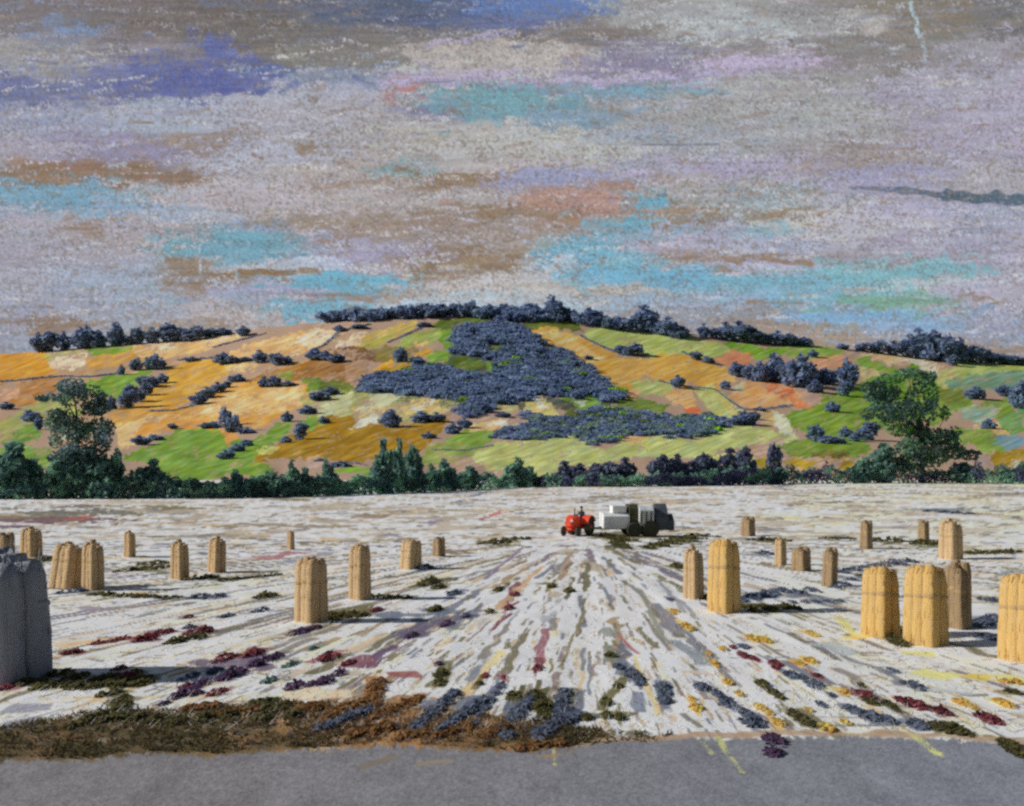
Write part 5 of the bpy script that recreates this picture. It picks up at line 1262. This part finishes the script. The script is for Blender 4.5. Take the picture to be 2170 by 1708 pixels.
# rough verge grass between field and road
n = 20000
u = r.uniform(-250, 1420, n)
tp = np.interp(u, [-250, 0, 100, 200, 300, 420, 600, 800, 950, 1100, 1250, 1420], [1540, 1540, 1526, 1502, 1504, 1500, 1484, 1490, 1506, 1524, 1542, 1556])
bt = np.interp(u, [-250, 0, 60, 180, 300, 460, 560, 700, 840, 950, 1080, 1230, 1420], [1612, 1608, 1602, 1608, 1588, 1598, 1584, 1580, 1574, 1582, 1586, 1578, 1570])
v = tp + (bt - tp) * r.random(n)
keep = (r.random(n) < np.clip((1330 - u) / 300, .1, 1)) & (vn(u / 22, v / 7, 6) * .7 + vn(u / 7, v / 3, 5) * .3 > .36)
u, v = u[keep], v[keep]; n = len(u)
d = H * F / (v - HV); X = (u - CU) / F * d
brown = np.clip(1 - np.abs(u - 830) / 430, 0, 1) + (vn(u / 45, v / 14, 3) - .5)
ol = np.array([alb(*c, K_GROUND * .8) for c in ((76, 70, 46), (66, 58, 42), (88, 82, 56), (60, 56, 44))]); bw = np.array([alb(*c, K_GROUND * .8) for c in ((126, 98, 66), (104, 80, 54), (88, 72, 52), (96, 92, 98))])
pk = r.random(n) < brown
cl = np.where(pk[:, None], bw[r.integers(0, 4, n)], ol[r.integers(0, 4, n)]) * (1 + r.normal(0, .12, (n, 1)))
V, Q, C = blades(np.stack([X, d, np.full(n, -.01)], -1), r.uniform(.015, .055, n) * (0.4 + 1.3 * vn(u / 16, v / 6, 1)), r.uniform(.014, .034, n), r.normal(0, .05, (n, 2)), r, cl)
tag(mesh_np("verge_grass", V, Q, M_WEED, np.clip(C, .004, .8)), "dark olive and brown verge grass along the grey road edge", "grass", kind='stuff')


# ------------------------------------------------------------------ red tractor, its driver and the pale machine it tows
def bm_obj(name, bm, mat, parent, bevel=0.0, smooth=False):
    me = bpy.data.meshes.new(name)
    if bevel:
        bmesh.ops.bevel(bm, geom=[e for e in bm.edges], offset=bevel, segments=2, affect='EDGES', profile=.5)
    bmesh.ops.recalc_face_normals(bm, faces=bm.faces)
    if smooth:
        for f in bm.faces: f.smooth = True
    bm.to_mesh(me); bm.free()
    me.materials.append(mat)
    o = bpy.data.objects.new(name, me); COL.objects.link(o); o.parent = parent
    return o


def prism(bm, pts, x0, x1, axis='x'):
    """outline in (y,z) pushed along x"""
    a = [bm.verts.new((x0, y, z)) for y, z in pts]; b = [bm.verts.new((x1, y, z)) for y, z in pts]
    bm.faces.new(a); bm.faces.new(list(reversed(b)))
    for i in range(len(pts)):
        j = (i + 1) % len(pts)
        bm.faces.new((a[i], b[i], b[j], a[j]))


def lathe_x(bm, cx, cy, cz, prof, n=28):
    """profile of (x offset, radius) spun about the x axis"""
    rings = []
    for x, rad in prof:
        rings.append([bm.verts.new((cx + x, cy + rad * math.cos(2 * math.pi * k / n), cz + rad * math.sin(2 * math.pi * k / n))) for k in range(n)])
    for a, b in zip(rings, rings[1:]):
        for k in range(n):
            bm.faces.new((a[k], a[(k + 1) % n], b[(k + 1) % n], b[k]))
    bm.faces.new(rings[0]); bm.faces.new(list(reversed(rings[-1])))


M_RED = two_tone("red_paint", (.95, .10, .04), (.85, .08, .035), 4, rough=.7, spec=.3)
M_TYRE = two_tone("tyre_rubber", (.05, .055, .04), (.08, .08, .06), 9)
M_IRON = two_tone("dark_iron", (.06, .06, .06), (.09, .08, .07), 9, rough=.7)
M_PALE = two_tone("pale_grey_paint", (.82, .83, .80), (.62, .66, .67), 3, rough=.8, stretch=(1, 1, .4))
M_SHADE_SLATE = two_tone("shaded_end_slate", (.085, .10, .125), (.12, .135, .15), 3, rough=.8)  # shade on the machine's right end, put into the colour
M_OLIVE = two_tone("olive_drab", (.07, .07, .035), (.10, .095, .05), 4)
M_CLOTH = two_tone("dark_cloth", (.035, .04, .055), (.05, .055, .07), 12)
M_SKIN = two_tone("skin", (.42, .25, .17), (.38, .22, .15), 12)

TX, TD = G(1229, 1137)
tr = empty("tractor", (TX, TD + .9, 0), math.radians(-28), (.70, .70, .70))
# the tractor's nose points at -y
bm = bmesh.new(); prism(bm, [(-1.55, .62), (-1.62, .78), (-1.58, 1.12), (-1.45, 1.2), (-.35, 1.28), (-.35, .6)], -.27, .27); bm_obj("hood", bm, M_RED, tr, .03)
bm = bmesh.new(); prism(bm, [(-1.655, .68), (-1.655, 1.08), (-1.625, 1.08), (-1.625, .68)], -.17, .17); bm_obj("grille", bm, M_RED, tr)
bm = bmesh.new(); prism(bm, [(-1.5, .42), (-1.5, .6), (-.35, .58), (.55, .8), (.6, .45), (-.3, .38)], -.16, .16); bm_obj("chassis", bm, M_RED, tr, .02)
for sx in (-1, 1):
    bm = bmesh.new()
    arc = [(.25 + .70 * math.cos(a), .62 + .70 * math.sin(a)) for a in np.linspace(math.radians(25), math.radians(165), 10)]
    inn = [(.25 + .64 * math.cos(a), .62 + .64 * math.sin(a)) for a in np.linspace(math.radians(165), math.radians(25), 10)]
    prism(bm, arc + inn, sx * .30, sx * .82); bm_obj("fender", bm, M_RED, tr)
    bm = bmesh.new(); prism(bm, [(.25 + .6 * math.cos(a), .62 + .6 * math.sin(a)) for a in np.linspace(math.radians(10), math.radians(170), 12)], sx * .31, sx * .34); bm_obj("fender_plate", bm, M_RED, tr)
    w = empty("rear_wheel", (0, 0, 0)); w.parent = tr
    bm = bmesh.new(); lathe_x(bm, sx * .62, .25, .60, [(-.15, .34), (-.15, .56), (-.1, .605), (.1, .605), (.15, .56), (.15, .34)]); bm_obj("tyre", bm, M_TYRE, w)
    bm = bmesh.new(); lathe_x(bm, sx * .62, .25, .60, [(-.153, .08), (-.10, .335), (.10, .335), (.153, .08)]); bm_obj("rim", bm, M_RED, w)
    w = empty("front_wheel", (0, 0, 0)); w.parent = tr
    bm = bmesh.new(); lathe_x(bm, sx * .52, -1.25, .33, [(-.08, .18), (-.08, .30), (-.04, .335), (.04, .335), (.08, .30), (.08, .18)]); bm_obj("tyre", bm, M_TYRE, w)
    bm = bmesh.new(); lathe_x(bm, sx * .52, -1.25, .33, [(-.083, .05), (-.05, .178), (.05, .178), (.083, .05)]); bm_obj("rim", bm, M_RED, w)
    bm = bmesh.new(); lathe_x(bm, sx * .24, -1.62, 1.02, [(-.07, .03), (-.07, .07), (.07, .07), (.07, .03)], 12); bm_obj("headlight", bm, M_PALE, tr)
tube_mesh("front_axle", [[((-.5, -1.25, .36), .045), ((0, -1.25, .46), .06), ((.5, -1.25, .36), .045)]], M_RED, tr)
tube_mesh("rear_axle", [[((-.5, .25, .60), .09), ((0, .25, .62), .13), ((.5, .25, .60), .09)]], M_IRON, tr)
tube_mesh("exhaust_pipe", [[((.12, -.95, 1.2), .035), ((.12, -.95, 1.72), .035), ((.14, -.9, 1.82), .03)]], M_IRON, tr)
tube_mesh("steering_wheel", [[((.0, -.36, 1.2), .02), ((0, -.1, 1.38), .02)], [(Vector((.2 * math.cos(a), -.1 + .1 * math.sin(a), 1.38 + .17 * math.sin(a))), .018) for a in np.linspace(0, 2 * math.pi, 17)]], M_IRON, tr)
bm = bmesh.new(); prism(bm, [(.22, .93), (.62, .93), (.74, 1.28), (.68, 1.3), (.58, 1.0), (.22, 1.0)], -.22, .22); bm_obj("seat", bm, M_IRON, tr, .015)
tag(tr, "small red tractor with dark tyres working in the middle of the pale field", "tractor")


def skin_person(name, loc, rz, sc):
    """a seated driver grown from a skeleton with the Skin modifier, then baked to one mesh"""
    J = [((0, .42, 1.05), .13), ((0, .44, 1.28), .13), ((0, .42, 1.46), .14), ((0, .41, 1.58), .06), ((0, .39, 1.66), .085), ((0, .38, 1.78), .092), ((0, .385, 1.85), .06)]
    E = [(0, 1), (1, 2), (2, 3), (3, 4), (4, 5), (5, 6)]
    for s in (-1, 1):
        b = len(J)
        J += [((s * .17, .42, 1.48), .065), ((s * .24, .28, 1.26), .048), ((s * .19, .02, 1.34), .036), ((s * .18, -.06, 1.37), .03)]
        E += [(2, b), (b, b + 1), (b + 1, b + 2), (b + 2, b + 3)]
        b = len(J)
        J += [((s * .11, .36, 1.04), .09), ((s * .16, -.04, 1.08), .065), ((s * .16, -.08, .68), .048), ((s * .16, -.22, .64), .04)]
        E += [(0, b), (b, b + 1), (b + 1, b + 2), (b + 2, b + 3)]
    me = bpy.data.meshes.new(name)
    me.from_pydata([p for p, _ in J], E, [])
    o = bpy.data.objects.new(name, me); COL.objects.link(o)
    md = o.modifiers.new("skin", 'SKIN')
    for i, (p, rad) in enumerate(J):
        me.skin_vertices[0].data[i].radius = (rad, rad)
    me.skin_vertices[0].data[0].use_root = True
    sb = o.modifiers.new("sub", 'SUBSURF'); sb.levels = 1; sb.render_levels = 1
    dg = bpy.context.evaluated_depsgraph_get()
    nm = bpy.data.meshes.new_from_object(o.evaluated_get(dg))
    bpy.data.objects.remove(o)
    nm.name = name
    nm.materials.clear(); nm.materials.append(M_CLOTH); nm.materials.append(M_SKIN)
    for f in nm.polygons:
        c = f.center; f.use_smooth = True
        f.material_index = 1 if (c.z > 1.60 or c.y < -.02 and c.z > 1.29) else 0
    o = bpy.data.objects.new(name, nm); COL.objects.link(o)
    o.location = loc; o.rotation_euler = (0, 0, rz); o.scale = sc
    return o


dv = skin_person("person", (tr.location.x, tr.location.y, 0), tr.rotation_euler.z, tr.scale)
bm = bmesh.new(); bmesh.ops.create_uvsphere(bm, u_segments=14, v_segments=8, radius=.108, matrix=Matrix.Translation((0, .385, 1.83)) @ Matrix.Diagonal((1, 1.15, .7, 1)))
bm_obj("cap", bm, M_CLOTH, dv, smooth=True)
tag(dv, "driver in dark clothes and cap sitting on the red tractor", "person")

# the towed machine, body along x
MX, MD = G(1362, 1140)
ma = empty("farm_machine", (MX, MD + 1.1, 0), math.radians(7), (.97, .9, .92))
bm = bmesh.new(); prism(bm, [(-.55, .42), (-.6, 1.02), (-.25, 1.18), (.55, 1.18), (.6, .42)], -1.85, -.62); bm_obj("body", bm, M_PALE, ma, .03)
bm = bmesh.new(); prism(bm, [(-.32, 1.17), (-.42, 1.52), (.42, 1.52), (.32, 1.17)], -1.38, -.72); bm_obj("hopper", bm, M_PALE, ma, .03)
bm = bmesh.new(); prism(bm, [(-.48, .5), (-.5, 1.38), (-.3, 1.58), (.45, 1.58), (.5, .5)], -.62, -.18); bm_obj("elevator_housing", bm, M_OLIVE, ma, .02)
bm = bmesh.new(); prism(bm, [(-.62, .55), (-.68, 1.3), (-.45, 1.5), (.5, 1.5), (.6, .55)], -.18, .52); bm_obj("baling_chamber", bm, M_PALE, ma, .03)
bm = bmesh.new()
for k in range(3):
    x = -.12 + k * .23
    prism(bm, [(-.70, .62), (-.74, 1.22), (-.70, 1.24), (-.66, .62)], x, x + .06)
bm_obj("slats", bm, M_OLIVE, ma)
bm = bmesh.new(); prism(bm, [(-.55, .32), (-.6, .95), (-.3, 1.42), (-.05, 1.62), (.3, 1.5), (.5, .32)], .62, 1.22); bm_obj("tail_hood", bm, M_SHADE_SLATE, ma, .04)
bm = bmesh.new(); prism(bm, [(-.5, .3), (-.5, .8), (-.1, 1.12), (.4, .95), (.45, .3)], 1.22, 1.52); bm_obj("tail_chute", bm, M_SHADE_SLATE, ma, .04)
bm = bmesh.new(); prism(bm, [(-.2, .36), (-.2, .5), (.2, .5), (.2, .36)], -1.9, 1.25); bm_obj("chassis", bm, M_OLIVE, ma, .01)
for x, rad in ((-.42, .36), (.36, .40)):
    for sy in (-1, 1):
        w = empty("wheel", (x, sy * .66, rad), math.radians(90)); w.parent = ma
        bm = bmesh.new(); lathe_x(bm, 0, 0, 0, [(-.07, rad * .5), (-.07, rad * .9), (-.03, rad), (.03, rad), (.07, rad * .9), (.07, rad * .5)]); bm_obj("tyre", bm, M_TYRE, w)
        bm = bmesh.new(); lathe_x(bm, 0, 0, 0, [(-.073, .05), (-.04, rad * .49), (.04, rad * .49), (.073, .05)]); bm_obj("rim", bm, M_OLIVE, w)
tube_mesh("drawbar", [[((-1.85, -.1, .45), .06), ((-2.3, -.2, .42), .05), ((-2.75, -.35, .45), .05)]], M_OLIVE, ma)
tag(ma, "pale grey farm machine with a tail end coloured dark slate for shade, towed behind the red tractor", "farm machine")
